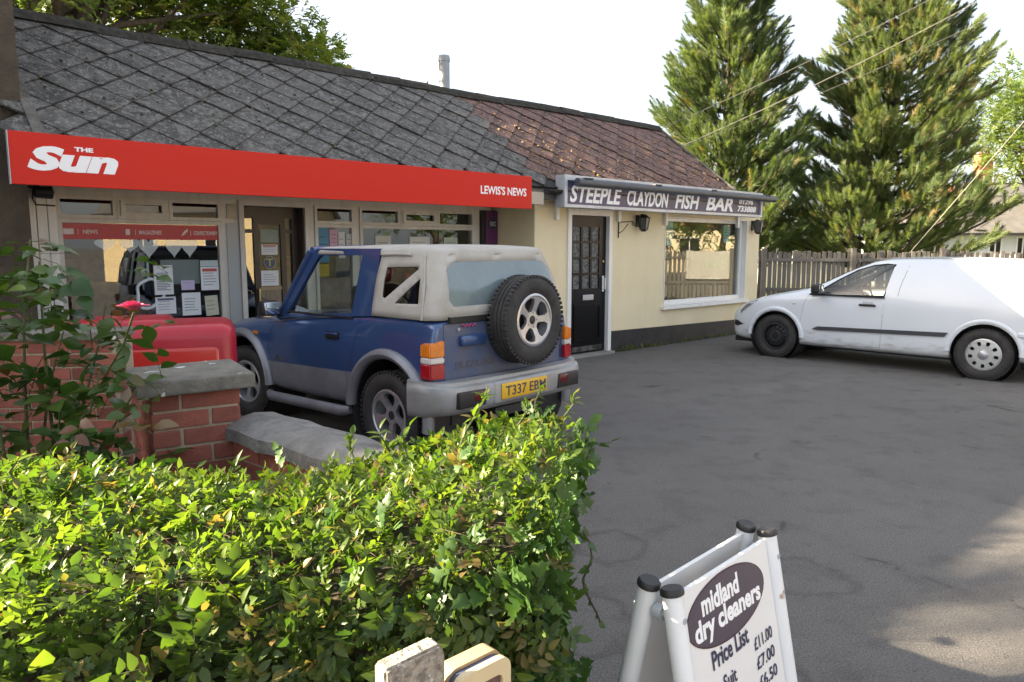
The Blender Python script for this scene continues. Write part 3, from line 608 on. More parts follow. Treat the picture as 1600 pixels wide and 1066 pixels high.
notice(-5.045, -4.83, 1.18, 1.36, 'white opening-times sheet under the round sticker on the shop door', lines=4, y=DY)
notice(-5.06, -4.79, 1.13, 1.17, 'tan strip across the shop door below the white sheet', col=(.35, .27, .15), lines=0, y=DY)
st = empty('round_sticker', W(-4.935, DY - .002, 1.455), TH, 'round blue sticker with yellow gothic T on the shop door', 'sticker')
platobj('disc', circ(0, 0, .078), [], FAC(0), .0015, mat('sticker_blue', (.03, .05, .16), .4), st); platobj('ring', circ(0, 0, .076), [circ(0, 0, .070)], FAC(-.0012), .001, mat('sticker_yellow', (.42, .40, .06), .5), st)
text('lettering', 'T', st.children[1].data.materials[0], st, front(-.001), -.04, -.045, .08, .09, bold=.02)
for i, (a, b, c, d, colr, lb) in enumerate(((-4.39, -4.24, 1.45, 1.87, (.10, .26, .40), 'blue poster in the narrow window beside the shop door'), (-4.23, -4.12, 1.62, 1.85, (.55, .35, .42), 'pinkish card right of the blue poster in the narrow window'),
        (-4.11, -4.02, 1.50, 1.82, (.62, .62, .60), 'tall white slip in the middle of the narrow window'), (-4.00, -3.93, 1.55, 1.80, (.5, .5, .5), 'grey slip at the right side of the narrow window'), (-4.39, -4.25, 1.28, 1.43, (.45, .34, .03), 'yellow card under the blue poster in the narrow window'),
        (-3.58, -3.34, 1.45, 1.78, (.52, .52, .46), 'left white sheet behind the blue car roof in the wide window'), (-3.05, -2.72, 1.5, 1.775, (.62, .62, .58), 'middle white sheet in the wide right shop window'), (-2.48, -2.24, 1.5, 1.77, (.45, .52, .42), 'right pale green sheet in the wide shop window'))):
    notice(a, b, c, d, lb, col=colr, lines=3)
for (a, b, c, d, lb) in ((1.56, 1.86, 1.66, 2.06, 'pale teal sheet at the top left of the fish bar window'), (3.42, 3.66, 1.72, 2.04, 'pale teal sheet at the top right of the fish bar window')):
    notice(a, b, c, d, lb, col=(.36, .52, .47), lines=4, y=.13)

# ------------------------------------------------------------------ paling fence round the car park
M['fence'] = mat('weathered_grey_timber', (.18, .163, .142), .9, col2=(.11, .099, .086), vscale=5, stretch=(12, 12, 1), bump=.6, bscale=30, objrand=.25)
M['orangepost'] = mat('orange_stained_post', (.42, .17, .05), .7, var=.25, vscale=6, stretch=(6, 6, 1))
def pal_mesh(k):
    r = random.Random(k); b = bmesh.new(); h = 1.52 + r.uniform(-.03, .03); w = .048
    bx(b, -w, w, 0, .018, .06, h); vs = [v for v in b.verts if v.co.z > 1]
    for v in vs: v.co.z += r.uniform(-.012, .012)
    me = bpy.data.meshes.new('paling'); bmesh.ops.recalc_face_normals(b, faces=b.faces[:]); b.to_mesh(me); b.free(); me.materials.append(M['fence']); return me
PAL = [pal_mesh(k) for k in range(6)]
def fence(name, loc, rz, L, label, postm, hts=1.55, orange=()):
    f = empty(name, loc, rz, label, 'fence'); r = random.Random(int(L*10)); n = int(L / .128)
    for k in range(n):
        o = bpy.data.objects.new('paling', r.choice(PAL)); COL.objects.link(o); o.parent = f
        o.location = ((k + .5) * L / n + r.uniform(-.008, .008), r.uniform(0, .006), r.uniform(-.02, .01)); o.rotation_euler = (r.uniform(-.01, .01), r.uniform(-.012, .012), 0)
    np_ = max(2, int(L / 2.3))
    for z in (.50, 1.27): box('rail', M['fence'], f, 0, L, -.052, -.002, z, z + .085, .004)
    for k in range(np_ + 1):
        x = .9 + k * 2.3
        if x > L: break
        box('post', M['orangepost'] if k in orange else postm, f, x - .06, x + .06, -.16, -.054, 0, hts + .06, .008)
    return f
fence('paling_fence', (5.6, 19.2, 0), 0, 7.95, 'weathered grey paling fence behind the white van', M['fence'])
sf = fence('side_fence', (13.6, 19.0, 0), R(-90), 14.5, 'sunlit grey paling fence along the right side of the car park', M['fence'], orange=(2, 0))
bn = empty('banner', (13.52, 15.9, .65), R(-90), 'white banner with pale script lettering hung on the side fence', 'banner')
b = bmesh.new(); n = 14; rows = [[b.verts.new((1.5*i/n, .012*math.sin(i*1.1) - .03, z - .05*math.sin(math.pi*i/n)*(z > .4))) for i in range(n + 1)] for z in (0, .45, .90)]
for j in range(2):
    for i in range(n): b.faces.new((rows[j][i], rows[j][i+1], rows[j+1][i+1], rows[j+1][i]))
bmesh.ops.solidify(b, geom=b.faces[:], thickness=.004); bobj('cloth', b, mat('white_banner_cloth', (.82, .80, .72), .7), bn, True)
text('lettering', "Hair", mat('pale_green_print', (.45, .52, .38), .6), bn, front(-.06), .2, .34, 1.05, .28, bold=.0, shear=.3)

# ------------------------------------------------------------------ brick pier and garden walls
M['brick'] = mat('red_brick', (.30, .095, .065), .85, col2=(.19, .06, .045), vscale=7, bump=.5, bscale=50, objrand=.3)
M['mortar'] = mat('pale_mortar', (.38, .32, .23), .95, var=.25, vscale=14, bump=.6, bscale=60)
M['capstone'] = mat('lichened_concrete_cap', (.21, .195, .165), .95, col2=(.11, .105, .09), vscale=7, bump=.8, bscale=50)
def lichen(m, sc=16, p=.66, colr=(.6, .6, .56)):
    nt = m.node_tree; N = nt.nodes; L = nt.links; pb = N['Principled BSDF']; base = pb.inputs['Base Color'].links[0].from_socket
    tc = N.new('ShaderNodeTexCoord'); n = N.new('ShaderNodeTexNoise'); n.inputs['Scale'].default_value = sc; n.inputs['Detail'].default_value = 3; L.new(tc.outputs['Object'], n.inputs['Vector'])
    r = N.new('ShaderNodeValToRGB'); r.color_ramp.elements[0].position = p; r.color_ramp.elements[1].position = p + .03; L.new(n.outputs['Fac'], r.inputs['Fac'])
    x = N.new('ShaderNodeMixRGB'); L.new(r.outputs['Color'], x.inputs['Fac']); L.new(base, x.inputs['Color1']); x.inputs['Color2'].default_value = (*colr, 1); L.new(x.outputs[0], pb.inputs['Base Color'])
lichen(M['capstone'])
def brick_me(l, d):
    b = bmesh.new(); bx(b, 0, l, 0, d, 0, .065, .004); me = bpy.data.meshes.new('brick'); bmesh.ops.recalc_face_normals(b, faces=b.faces[:]); b.to_mesh(me); b.free(); me.materials.append(M['brick']); return me
BR = {}
def put_brick(parent, x, y, z, l, d=.1025):
    key = (round(l, 4), round(d, 4))
    if key not in BR: BR[key] = brick_me(*key)
    o = bpy.data.objects.new('brick', BR[key]); COL.objects.link(o); o.parent = parent; r = random.uniform
    o.location = (x + r(-.002, .002), y + r(-.002, .002), z + r(-.001, .001)); return o
def brickwall(parent, L, H, x0=0.0, thick=.215, ends=True, z0=0.0):
    """courses of stretchers on the front face (y=0) and back face"""
    nc = int((H - z0) / .075)
    box('mortar_core', M['mortar'], parent, x0 + .006, x0 + L - .006, .006, thick - .006, z0, z0 + nc*.075)
    for c in range(nc):
        z = z0 + c*.075 + .005; x = x0; first = .1025 if c % 2 else .215
        while x < x0 + L - .02:
            l = min(first, x0 + L - x); first = .215
            if l > .03:
                put_brick(parent, x, 0, z, l)
                if not ends: put_brick(parent, x, thick - .1025, z, l)
            x += l + .01
    return nc * .075 + z0
PD = math.atan2(.54, .84)                      # direction of the pier's wide face
pier = empty('brick_pier', (-1.43, 2.86, 0), PD, 'square red brick gate pier with lichened concrete cap', 'pier')
PW = .338; nc = 14
box('mortar_core', M['mortar'], pier, .007, PW - .007, .007, PW - .007, 0, nc*.075)
for c in range(nc):
    z = c*.075 + .005
    a, b_ = ((.215, .1125), (.1025, .225))[c % 2]
    put_brick(pier, 0, 0, z, a); put_brick(pier, a + .0105, 0, z, PW - a - .0105)
    for (yy, ll) in ((.1125, .1025 if c % 2 else .215), (.1125 + (.1125 if c % 2 else .0), .1125)):
        pass
    # left flank (x = 0 face) and right flank
    yb = .1125; rest = PW - yb; h1 = .1025 if c % 2 == 0 else .215
    for xs in (0, PW - .1025):
        put_brick(pier, xs, yb, z, .1025, h1)
        if rest - h1 - .01 > .03: put_brick(pier, xs, yb + h1 + .01, z, .1025, rest - h1 - .01)
bm = bmesh.new(); bx(bm, -.055, PW + .055, -.055, PW + .055, nc*.075 + .002, nc*.075 + .062, .008)
for v in bm.verts:
    v.co.z += .004*math.sin(v.co.x*40) + .003*math.sin(v.co.y*55)
    if v.co.z > nc*.075 + .05: v.co.z += .016 * (1 - max(abs(v.co.x - PW/2), abs(v.co.y - PW/2)) / .22)
bobj('cap', bm, M['capstone'], pier)
P0 = Vector((-1.43, 2.86, 0)); PX = Vector((math.cos(PD), math.sin(PD), 0)); PY = Vector((-math.sin(PD), math.cos(PD), 0))
# wall running back from the pier
wa = empty('garden_wall', P0 + PX*.05 + PY*1.35, PD - R(90), 'low red brick garden wall running back from the pier', 'wall')
h = brickwall(wa, 1.00, .93)
bm = bmesh.new(); bx(bm, 0, 1.0, -.03, .245, h + .002, h + .05, .01); bobj('coping', bm, M['capstone'], wa)
wb = empty('boundary_wall', P0 + PX*.02 + PY*1.38 + Vector((-3.4, -.35, 0)), math.atan2(.35, 3.4), 'taller shaded brick wall behind the rose bush', 'wall')
h = brickwall(wb, 3.40, 1.13)
bm = bmesh.new(); bx(bm, 0, 3.4, -.03, .245, h + .002, h + .05, .01); bobj('coping', bm, M['capstone'], wb)
# lower wall running from the pier under the hedge
dv = Vector((.63, -.56, 0)).normalized()
wc = empty('low_wall', P0 + PX*.30 + PY*.02, math.atan2(dv.y, dv.x), 'low wall with worn grey stone coping running from the pier into the hedge', 'wall')
h = brickwall(wc, 1.5, .83)
bm = bmesh.new()
for i in range(12):
    pass
n = 16; ringv = []
for i in range(n + 1):
    x = 1.5*i/n; wv = .012*math.sin(i*1.7) + .008*math.sin(i*3.3)
    pr = [(-.03 + wv, h + .004), (-.03 + wv*.6, h + .055), (.02, h + .085 + wv*.4), (.11, h + .098), (.20, h + .085 - wv*.3), (.245 - wv, h + .05), (.245 - wv, h + .004)]
    ringv.append([bm.verts.new((x, a, b)) for a, b in pr])
for i in range(n):
    for k in range(7): bm.faces.new((ringv[i][k], ringv[i][(k+1) % 7], ringv[i+1][(k+1) % 7], ringv[i+1][k]))
bm.faces.new(ringv[0]); bm.faces.new(ringv[-1][::-1]); bobj('coping', bm, mat('worn_stone_coping', (.22, .212, .20), .9, col2=(.10, .096, .09), vscale=6, bump=.9, bscale=35), wc, True)

# ------------------------------------------------------------------ red box beside the shop
rb = empty('red_bin', (-2.60, 5.13, 0), R(21), 'big red plastic bin with rounded corners in front of the newsagent window', 'bin')
def rounded(name, x0, x1, y0, y1, z0, z1, bev, m, parent, segs=6):
    b = bmesh.new(); bx(b, x0, x1, y0, y1, z0, z1); bmesh.ops.bevel(b, geom=b.edges[:], offset=bev, segments=segs, affect='EDGES', profile=.5); return bobj(name, b, m, parent, True)
M['binred'] = mat('red_plastic', (.42, .012, .028), .32, var=.2, vscale=4)
rounded('body', -.66, .62, -.35, .35, .02, 1.11, .10, M['binred'], rb)
rounded('side_panel', -.56, .53, -.356, -.30, .22, .985, .05, mat('orange_reflection_panel', (.50, .030, .022), .22, coat=.2), rb)  # orange-red colour paints in the reflection of sunlit surroundings on the bin front
rounded('lid_hump', -.40, .20, -.25, .28, 1.04, 1.145, .05, M['binred'], rb)

# ------------------------------------------------------------------ folding price board
pa, pb_ = Vector((.375, 1.673, 0)), Vector((.726, 2.039, 0)); ax = (pb_ - pa); AW = ax.length; ang = math.atan2(ax.y, ax.x)
ab = empty('price_board', pa, ang, 'white folding pavement price board with tubular frame and black caps', 'sign board')
M['boardwhite'] = mat('white_powder_coat', (.74, .76, .78), .35, var=.06, vscale=5); M['boardface'] = mat('printed_board_face', (.74, .73, .72), .4, var=.04, vscale=5)
lichen(M['boardwhite'], 9, .70, (.28, .17, .09))
ab.scale = (1, 1, 1.022); ab.location.x -= .020
tl = .20                                              # splay of each leg per metre of height
def leg(sgn, x):                                      # sgn -1: front frame, +1: back frame
    y = sgn * .032
    o = tubeobj('leg', [(x, y + sgn*tl*.80, .0), (x, y, .80)], .0255, M['boardwhite'], ab, 14)
    b = bmesh.new(); lathe(b, [(.001, .010), (.024, .010), (.029, .004), (.029, -.006), (.026, -.008)], 14, 'z'); c = bobj('cap', b, M['matblack'], o, True); c.location = (x, y, .806); c.rotation_euler = (R(11) * sgn, 0, 0)
for s in (-1, 1):
    for x in (0, AW): leg(s, x)
def amap(s, off):
    return lambda a, b, d: (a, s*(.032 + tl*(.80 - b)) + s*(off + d), b)
platobj('price_panel', rect(.027, AW - .027, .10, .793), [], amap(-1, -.006), .012, M['boardface'], ab)
platobj('back_panel', rect(.027, AW - .027, .10, .793), [], amap(1, -.006), .012, M['boardface'], ab)
for x in (0, AW): tubeobj('hinge_bolt', [(x, -.07, .745), (x, .07, .745)], .008, M['alu'], ab, 8); tubeobj('hinge_nut', [(x, -.012, .745), (x, .012, .745)], .02, M['alu'], ab, 8)
pf = amap(-1, .0065)
ovm = mat('plum_oval_print', (.062, .048, .075), .4, var=.15, vscale=4)
bm = bmesh.new(); plate(bm, circ(.232, .703, .200, 40, .080), [], pf, .0012); bobj('logo_oval', bm, ovm, ab)
bm = bmesh.new(); plate(bm, circ(.232, .703, .204, 40, .084), [circ(.232, .703, .2005, 40, .0805)], pf, .0011); bobj('logo_rim', bm, mat('dark_rim_print', (.05, .02, .035), .4), ab)
pf2 = amap(-1, .0079); INK = mat('navy_print', (.025, .028, .07), .5)
text('lettering', 'midland', M['signwhite'], ab, pf2, .105, .712, .19, .052, bold=.035, depth=.0006)
text('lettering', 'dry cleaners', M['signwhite'], ab, pf2, .060, .645, .345, .066, bold=.035, depth=.0006)
text('lettering', 'Price List', INK, ab, pf2, .120, .578, .19, .045, bold=.02, depth=.0006)
for k, p in enumerate(('£11.00', '£7.00', '£6.50')): text('lettering', p, INK, ab, pf2, .335, .545 - .050*k, .105, .032, bold=.01, depth=.0006)
text('lettering', 'Piece Suit', INK, ab, pf2, .055, .515, .17, .036, bold=.012, depth=.0006)

# ------------------------------------------------------------------ concrete post and name plate at the camera's feet
M['aggregate'] = mat('pebbly_concrete', (.34, .30, .24), .95, col2=(.15, .13, .11), vscale=70, bump=1.0, bscale=80, ramp=(.35, .6), detail=2)
lichen(M['aggregate'], 55, .62, (.50, .46, .40))
cp = empty('concrete_post', (-.187, 1.012, 0), math.atan2(.067, .083), 'pebbly concrete post with chamfered top in front of the hedge', 'post')
bm = bmesh.new(); plate(bm, [(0, 0), (.107, 0), (.107, 1.0), (.098, 1.02), (.0, 1.02), (0, 1.02)][:5], [], lambda a, b, d: (a, d, b), .034)
for v in bm.verts:
    if v.co.z > .95 and v.co.x < .01: v.co.z = 1.012
bmesh.ops.bevel(bm, geom=[e for e in bm.edges if e.calc_length() > .02], offset=.004, segments=2, affect='EDGES'); bobj('shaft', bm, M['aggregate'], cp)
npl = empty('name_plate', (-.088, 1.083, 0), math.atan2(.066, .0704), 'cream plate with dark edge and rounded corner on a post before the hedge', 'sign')
plc = mat('cream_plate', (.62, .50, .30), .5, var=.1)
platobj('plate', rrect(0.0, .118, .55, .952, .022), [rrect(.05, .10, .86, .925, .012)], lambda a, b, d: (a, d, b), .012, plc, npl)
platobj('backing', rrect(.002, .116, .552, .949, .022), [], lambda a, b, d: (a, .0125 + d, b), .012, mat('dark_blue_edge', (.05, .06, .10), .5), npl)
platobj('slot', rrect(.051, .099, .861, .924, .012), [], lambda a, b, d: (a, .006 + d, b), .004, mat('brown_slot', (.12, .07, .05), .6), npl)
platobj('timber', rrect(.0, .118, .5, .9545, .022), [], lambda a, b, d: (a, .0250 + d, b), .030, mat('pale_timber', (.42, .30, .17), .8, var=.3, vscale=20), npl)
box('stake', mat('stake_timber', (.30, .22, .13), .85, var=.3), npl, .035, .085, .056, .09, 0, .85)
# ------------------------------------------------------------------ vehicles
def loft(secs):
    """secs: list of (x, [(y,z)...]) half sections from bottom centre to top centre (y=0 at both ends)"""
    bm = bmesh.new(); rings = []
    for x, hp in secs:
        ring = [(y, z) for y, z in hp] + [(-y, z) for y, z in hp[-2:0:-1]]
        rings.append([bm.verts.new((x if not isinstance(x, (list, tuple)) else x[i], y, z)) for i, (y, z) in enumerate(ring)])
    n = len(rings[0])
    for a, b in zip(rings, rings[1:]):
        for k in range(n): bm.faces.new((a[k], a[(k+1) % n], b[(k+1) % n], b[k]))
    bm.faces.new(rings[0][::-1]); bm.faces.new(rings[-1]); bmesh.ops.recalc_face_normals(bm, faces=bm.faces[:]); return bm
def subsurf(bm, lv=2):
    me = bpy.data.meshes.new('t'); bm.to_mesh(me); bm.free(); o = bpy.data.objects.new('t', me); COL.objects.link(o)
    md = o.modifiers.new('s', 'SUBSURF'); md.levels = lv; md.render_levels = lv
    dg = bpy.context.evaluated_depsgraph_get(); m2 = bpy.data.meshes.new_from_object(o.evaluated_get(dg)); bpy.data.objects.remove(o)
    b = bmesh.new(); b.from_mesh(m2); bpy.data.meshes.remove(m2); return b
AX = {'side': (0, 2, 1), 'rear': (1, 2, 0), 'top': (0, 1, 2)}
def inside(poly, p):
    s = None
    for i in range(len(poly)):
        a, b = poly[i], poly[(i+1) % len(poly)]; c = (b[0]-a[0])*(p[1]-a[1]) - (b[1]-a[1])*(p[0]-a[0])
        if abs(c) < 1e-9: continue
        if s is None: s = c > 0
        elif (c > 0) != s: return False
    return True
def carve(bm, poly, view, pred):
    i, j, k = AX[view]; lo = (min(p[0] for p in poly), min(p[1] for p in poly)); hi = (max(p[0] for p in poly), max(p[1] for p in poly))
    def cand():
        out = []
        for f in bm.faces:
            if not pred(f.calc_center_median()): continue
            cs = [v.co for v in f.verts]
            if max(c[i] for c in cs) < lo[0] - 1e-4 or min(c[i] for c in cs) > hi[0] + 1e-4 or max(c[j] for c in cs) < lo[1] - 1e-4 or min(c[j] for c in cs) > hi[1] + 1e-4: continue
            out.append(f)
        return out
    for q in range(len(poly)):
        a, b = poly[q], poly[(q+1) % len(poly)]; no = [0, 0, 0]; co = [0, 0, 0]
        no[i], no[j] = b[1]-a[1], -(b[0]-a[0]); co[i], co[j] = a
        fs = cand(); es = list({e for f in fs for e in f.edges}); vs = list({v for f in fs for v in f.verts})
        bmesh.ops.bisect_plane(bm, geom=vs + es + fs, dist=1e-5, plane_co=co, plane_no=no)
    return [f for f in cand() if inside(poly, (f.calc_center_median()[i], f.calc_center_median()[j]))]
def take(bm, faces):
    nb = bmesh.new(); mp = {}
    for f in faces:
        vs = []
        for v in f.verts:
            if v not in mp: mp[v] = nb.verts.new(v.co)
            vs.append(mp[v])
        nb.faces.new(vs)
    bmesh.ops.delete(bm, geom=list(faces), context='FACES'); return nb
def grow(poly, g):
    cx, cy = sum(p[0] for p in poly)/len(poly), sum(p[1] for p in poly)/len(poly); out = []; n = len(poly)
    ar = sum(poly[q][0]*poly[(q+1) % n][1] - poly[(q+1) % n][0]*poly[q][1] for q in range(n)); sg = 1 if ar > 0 else -1
    for q in range(n):
        a, b, c = Vector(poly[q-1]), Vector(poly[q]), Vector(poly[(q+1) % n])
        d1, d2 = (b - a).normalized(), (c - b).normalized(); n1, n2 = Vector((d1.y, -d1.x))*sg, Vector((d2.y, -d2.x))*sg
        m = (n1 + n2); m = m / max(.3, m.length_squared) * 2 * .5 * 2 if m.length > 1e-4 else n1
        out.append((b.x + m.x*g, b.y + m.y*g))
    return out
def panel(bm, poly, view, pred, gap=.004):
    fo = carve(bm, grow(poly, gap), view, pred); fi = carve(bm, poly, view, pred); fo = carve(bm, grow(poly, gap), view, pred)
    fi = [f for f in fo if inside(poly, (f.calc_center_median()[AX[view][0]], f.calc_center_median()[AX[view][1]]))]
    si = set(fi); nb = take(bm, fi); bmesh.ops.delete(bm, geom=[f for f in fo if f not in si and f.is_valid], context='FACES'); return nb
def inward(bm, t):
    bmesh.ops.recalc_face_normals(bm, faces=bm.faces[:])
def pane(name, bm, m, parent, off=0.0):
    if off:
        for f in bm.faces: f.normal_update()
        bm.normal_update()
        for v in bm.verts: v.co -= v.normal * off
    return bobj(name, bm, m, parent, True, fixn=False)
LEFT, RIGHT = (lambda c: c.y > .42), (lambda c: c.y < -.42)
def islands(bm):
    left = set(bm.faces); out = []
    while left:
        st = [left.pop()]; grp = [st[0]]
        while st:
            f = st.pop()
            for e in f.edges:
                for g in e.link_faces:
                    if g in left: left.discard(g); st.append(g); grp.append(g)
        out.append(grp)
    return out
M['rubber'] = mat('tyre_rubber', (.022, .021, .021), .8, col2=(.045, .042, .040), vscale=9, bump=.3, bscale=80)
M['alloy'] = mat('silver_alloy', (.50, .51, .53), .35, .7, var=.15, vscale=12)
M['rimdark'] = mat('dark_wheel_inside', (.02, .02, .022), .6)
def tyre_prof(r, w, rim):
    h = w/2; g = .008
    return [(rim, -h*.72), (rim + .012, -h*.85), (rim + (r-rim)*.45, -h), (r - .028, -h*.93), (r - .010, -h*.80), (r, -h*.68), (r, -h*.42), (r - g, -h*.40), (r - g, -h*.32), (r, -h*.30), (r, -h*.06), (r - g, -h*.05), (r - g, h*.05), (r, h*.06), (r, h*.30), (r - g, h*.32), (r - g, h*.40), (r, h*.42), (r, h*.68), (r - .010, h*.80), (r - .028, h*.93), (rim + (r-rim)*.45, h), (rim + .012, h*.85), (rim, h*.72)]
def wheel(parent, loc, r, w, rim, style, rot=(0, 0, 0), name='wheel'):
    """axis along y, outer side at +y"""
    wo = bpy.data.objects.new(name, None); COL.objects.link(wo); wo.parent = parent; wo.location = loc; wo.rotation_euler = rot; wo.empty_display_size = .1
    b = bmesh.new(); lathe(b, tyre_prof(r, w, rim), 48)
    nt_ = 56                                              # shoulder tread blocks
    for k in range(nt_):
        a = 2*math.pi*k/nt_; ca, sa = math.cos(a), math.sin(a)
        for s in (-1, 1):
            m4 = Matrix(((ca, 0, -sa, 0), (0, 1, 0, 0), (sa, 0, ca, 0), (0, 0, 0, 1))); vs = bx(b, r - .012, r + .006, s*w*.36 - .020, s*w*.36 + .020, -.011, .011)
            for v in vs: v.co = m4 @ v.co
    bobj('tyre', b, M['rubber'], wo, True)
    y = w*.5
    b = bmesh.new(); lathe(b, [(rim + .004, y*.84), (rim - .012, y*.88), (rim - .022, y*.74), (rim - .03, -y*.6)], 40); bobj('rim_barrel', b, M['alloy'] if style != 'steel' else M['rimdark'], wo, True)
    b = bmesh.new(); lathe(b, [(.001, -.01), (rim - .02, -.01)], 32); bobj('brake_disc', b, M['rimdark'], wo, True)
    b = bmesh.new(); R0 = rim - .014
    if style == 'five':
        holes = []
        for k in range(5):
            a0 = 2*math.pi*k/5 + math.pi/2; hp = []
            for rr, da in ((.075, .30), (.11, .40), (R0 - .05, .44), (R0 - .022, .36), (R0 - .016, .18), (R0 - .014, 0), (R0 - .016, -.18), (R0 - .022, -.36), (R0 - .05, -.44), (.11, -.40), (.075, -.30), (.066, 0)):
                a = a0 + da; hp.append((rr*math.cos(a), rr*math.sin(a)))
            holes.append(hp)
        plate(b, circ(0, 0, R0, 40), holes, lambda p, q, d: (p, y*(.80 - .32*max(0, 1 - math.hypot(p, q)/R0)**1.0 + .0) - d - (.02 if math.hypot(p, q) < .045 else 0), q), .028)
        sp = bobj('spokes', b, M['alloy'], wo); b = bmesh.new(); lathe(b, [(.001, y*.60), (.034, y*.60), (.040, y*.54), (.04, y*.3)], 16); bobj('hub', b, M['rimdark'], wo, True)
        for k in range(5):
            a = 2*math.pi*k/5 - math.pi/2; b = bmesh.new(); lathe(b, [(.001, y*.64), (.009, y*.64), (.010, y*.5)], 8, 'y', (.057*math.cos(a), 0, .057*math.sin(a))); bobj('wheel_nut', b, M['alloy'], wo, True)
    elif style == 'trim':
        holes = []
        for k in range(9):
            a0 = 2*math.pi*k/9; hp = [(rr*math.cos(a0 + da), rr*math.sin(a0 + da)) for rr, da in ((R0 - .065, .10), (R0 - .060, .15), (R0 - .024, .14), (R0 - .016, .09), (R0 - .016, -.09), (R0 - .024, -.14), (R0 - .060, -.15), (R0 - .065, -.10))]; holes.append(hp)
        plate(b, circ(0, 0, R0, 40), holes, lambda p, q, d: (p, y*.84 + .018*(1 - (math.hypot(p, q)/R0)**2) - d, q), .012); bobj('wheel_trim', b, mat('silver_wheel_trim', (.50, .51, .50), .4, .25, var=.2, vscale=9), wo, True)
        b = bmesh.new(); lathe(b, [(.001, y*.84 + .026), (.045, y*.84 + .026), (.052, y*.84 + .02), (.054, y*.84 + .012), (.064, y*.84 + .010)], 24); bobj('centre_cap', b, M['alloy'], wo, True)
    else:
        holes = [[(p[0], p[1]) for p in circ((R0 - .035)*math.cos(2*math.pi*k/16), (R0 - .035)*math.sin(2*math.pi*k/16), .013, 8)] for k in range(16)]
        def fm(p, q, d):
            rr = math.hypot(p, q)/R0; return (p, y*(.55 + .25*math.cos((rr - .62)*5.0)) - d, q)
        plate(b, circ(0, 0, R0, 40), holes, fm, .006); bobj('steel_disc', b, mat('black_steel_wheel', (.016, .016, .018), .45, .3), wo, True)
        b = bmesh.new(); lathe(b, [(.10, y*.62), (.085, y*.78), (.06, y*.80), (.03, y*.62), (.001, y*.62)], 28); bobj('hub', b, M['rimdark'], wo, True)
    return wo
def arc_flare(parent, name, cx, cz, r, y, a0, a1, m, ry=.03, rz=.028, n=26, yf=None):
    b = bmesh.new(); rings = []
    for i in range(n + 1):
        a = R(a0 + (a1 - a0)*i/n); c, s = math.cos(a), math.sin(a); yy = y if yf is None else yf(a)
        rings.append([b.verts.new((cx + (r + rz*math.sin(t))*c, yy + ry*math.cos(t), cz + (r + rz*math.sin(t))*s)) for t in [2*math.pi*k/8 for k in range(8)]])
    for p, q in zip(rings, rings[1:]):
        for k in range(8): b.faces.new((p[k], p[(k+1) % 8], q[(k+1) % 8], q[k]))
    b.faces.new(rings[0]); b.faces.new(rings[-1][::-1]); return bobj(name, b, m, parent, True)
def well(parent, cx, cz, r, y0, y1):
    b = bmesh.new(); lathe(b, [(r, y1), (r, y0), (.05, y0)], 24, 'y', (cx, 0, cz)); return bobj('wheel_well', b, M['rimdark'], parent, True)

# ---------------- blue soft-top off-roader
M['blue'] = mat('metallic_blue_paint', (.028, .075, .215), .28, .3, col2=(.036, .075, .19), vscale=3, coat=.7)
M['bluedust'] = mat('dusty_blue_paint', (.045, .085, .20), .5, .1, col2=(.11, .11, .13), vscale=2.2, coat=.15)
M['silver'] = mat('silver_cladding', (.27, .28, .31), .45, .35, col2=(.20, .20, .22), vscale=3)
M['canvas'] = mat('pale_grey_canvas', (.42, .405, .37), .75, col2=(.33, .30, .25), vscale=2.2, ramp=(.33, .55), bump=.12, bscale=90)
M['plastwin'] = mat('clouded_plastic_window', (.13, .17, .185), .16, col2=(.18, .225, .235), vscale=2, coat=.4)
HX = Vector((-.74, .673)).normalized()
suv = empty('offroad_car', (-.415, 6.127, 0), math.atan2(HX.y, HX.x), 'blue and silver soft-top off-road car with spare wheel on its tailgate', 'car')
def sec(w, zb, zt, wt=None, crown=.0):
    wt = wt or w - .035
    return [(0, zb), (w*.80, zb), (w - .03, zb + .03), (w - .005, zb + .16), (w, .72), (w - .008, .88), (wt, zt - .03), (wt - .03, zt), (wt*.5, zt + crown*.7), (0, zt + crown)]
S_ = [(-.50, sec(.74, .44, 1.07)), (-.505, sec(.775, .42, 1.09)), (-.46, sec(.795, .36, 1.105)), (-.2, sec(.805, .34, 1.12)), (.2, sec(.81, .33, 1.11)), (.6, sec(.812, .33, 1.08)), (1.1, sec(.812, .32, 1.04)), (1.5, sec(.81, .32, 1.0, .77, .02)), (1.62, sec(.81, .32, .985, .76, .04)), (2.0, sec(.80, .33, .965, .74, .045)), (2.45, sec(.785, .36, .93, .70, .045)), (2.72, sec(.74, .40, .89, .64, .04)), (2.83, sec(.69, .45, .84, .58, .02)), (2.84, sec(.62, .50, .78, .5))]
S_ = [(-.515, [(y*.9, .5 + (z - .5)*.9) for y, z in S_[0][1]])] + S_
bm = subsurf(loft(S_), 2)
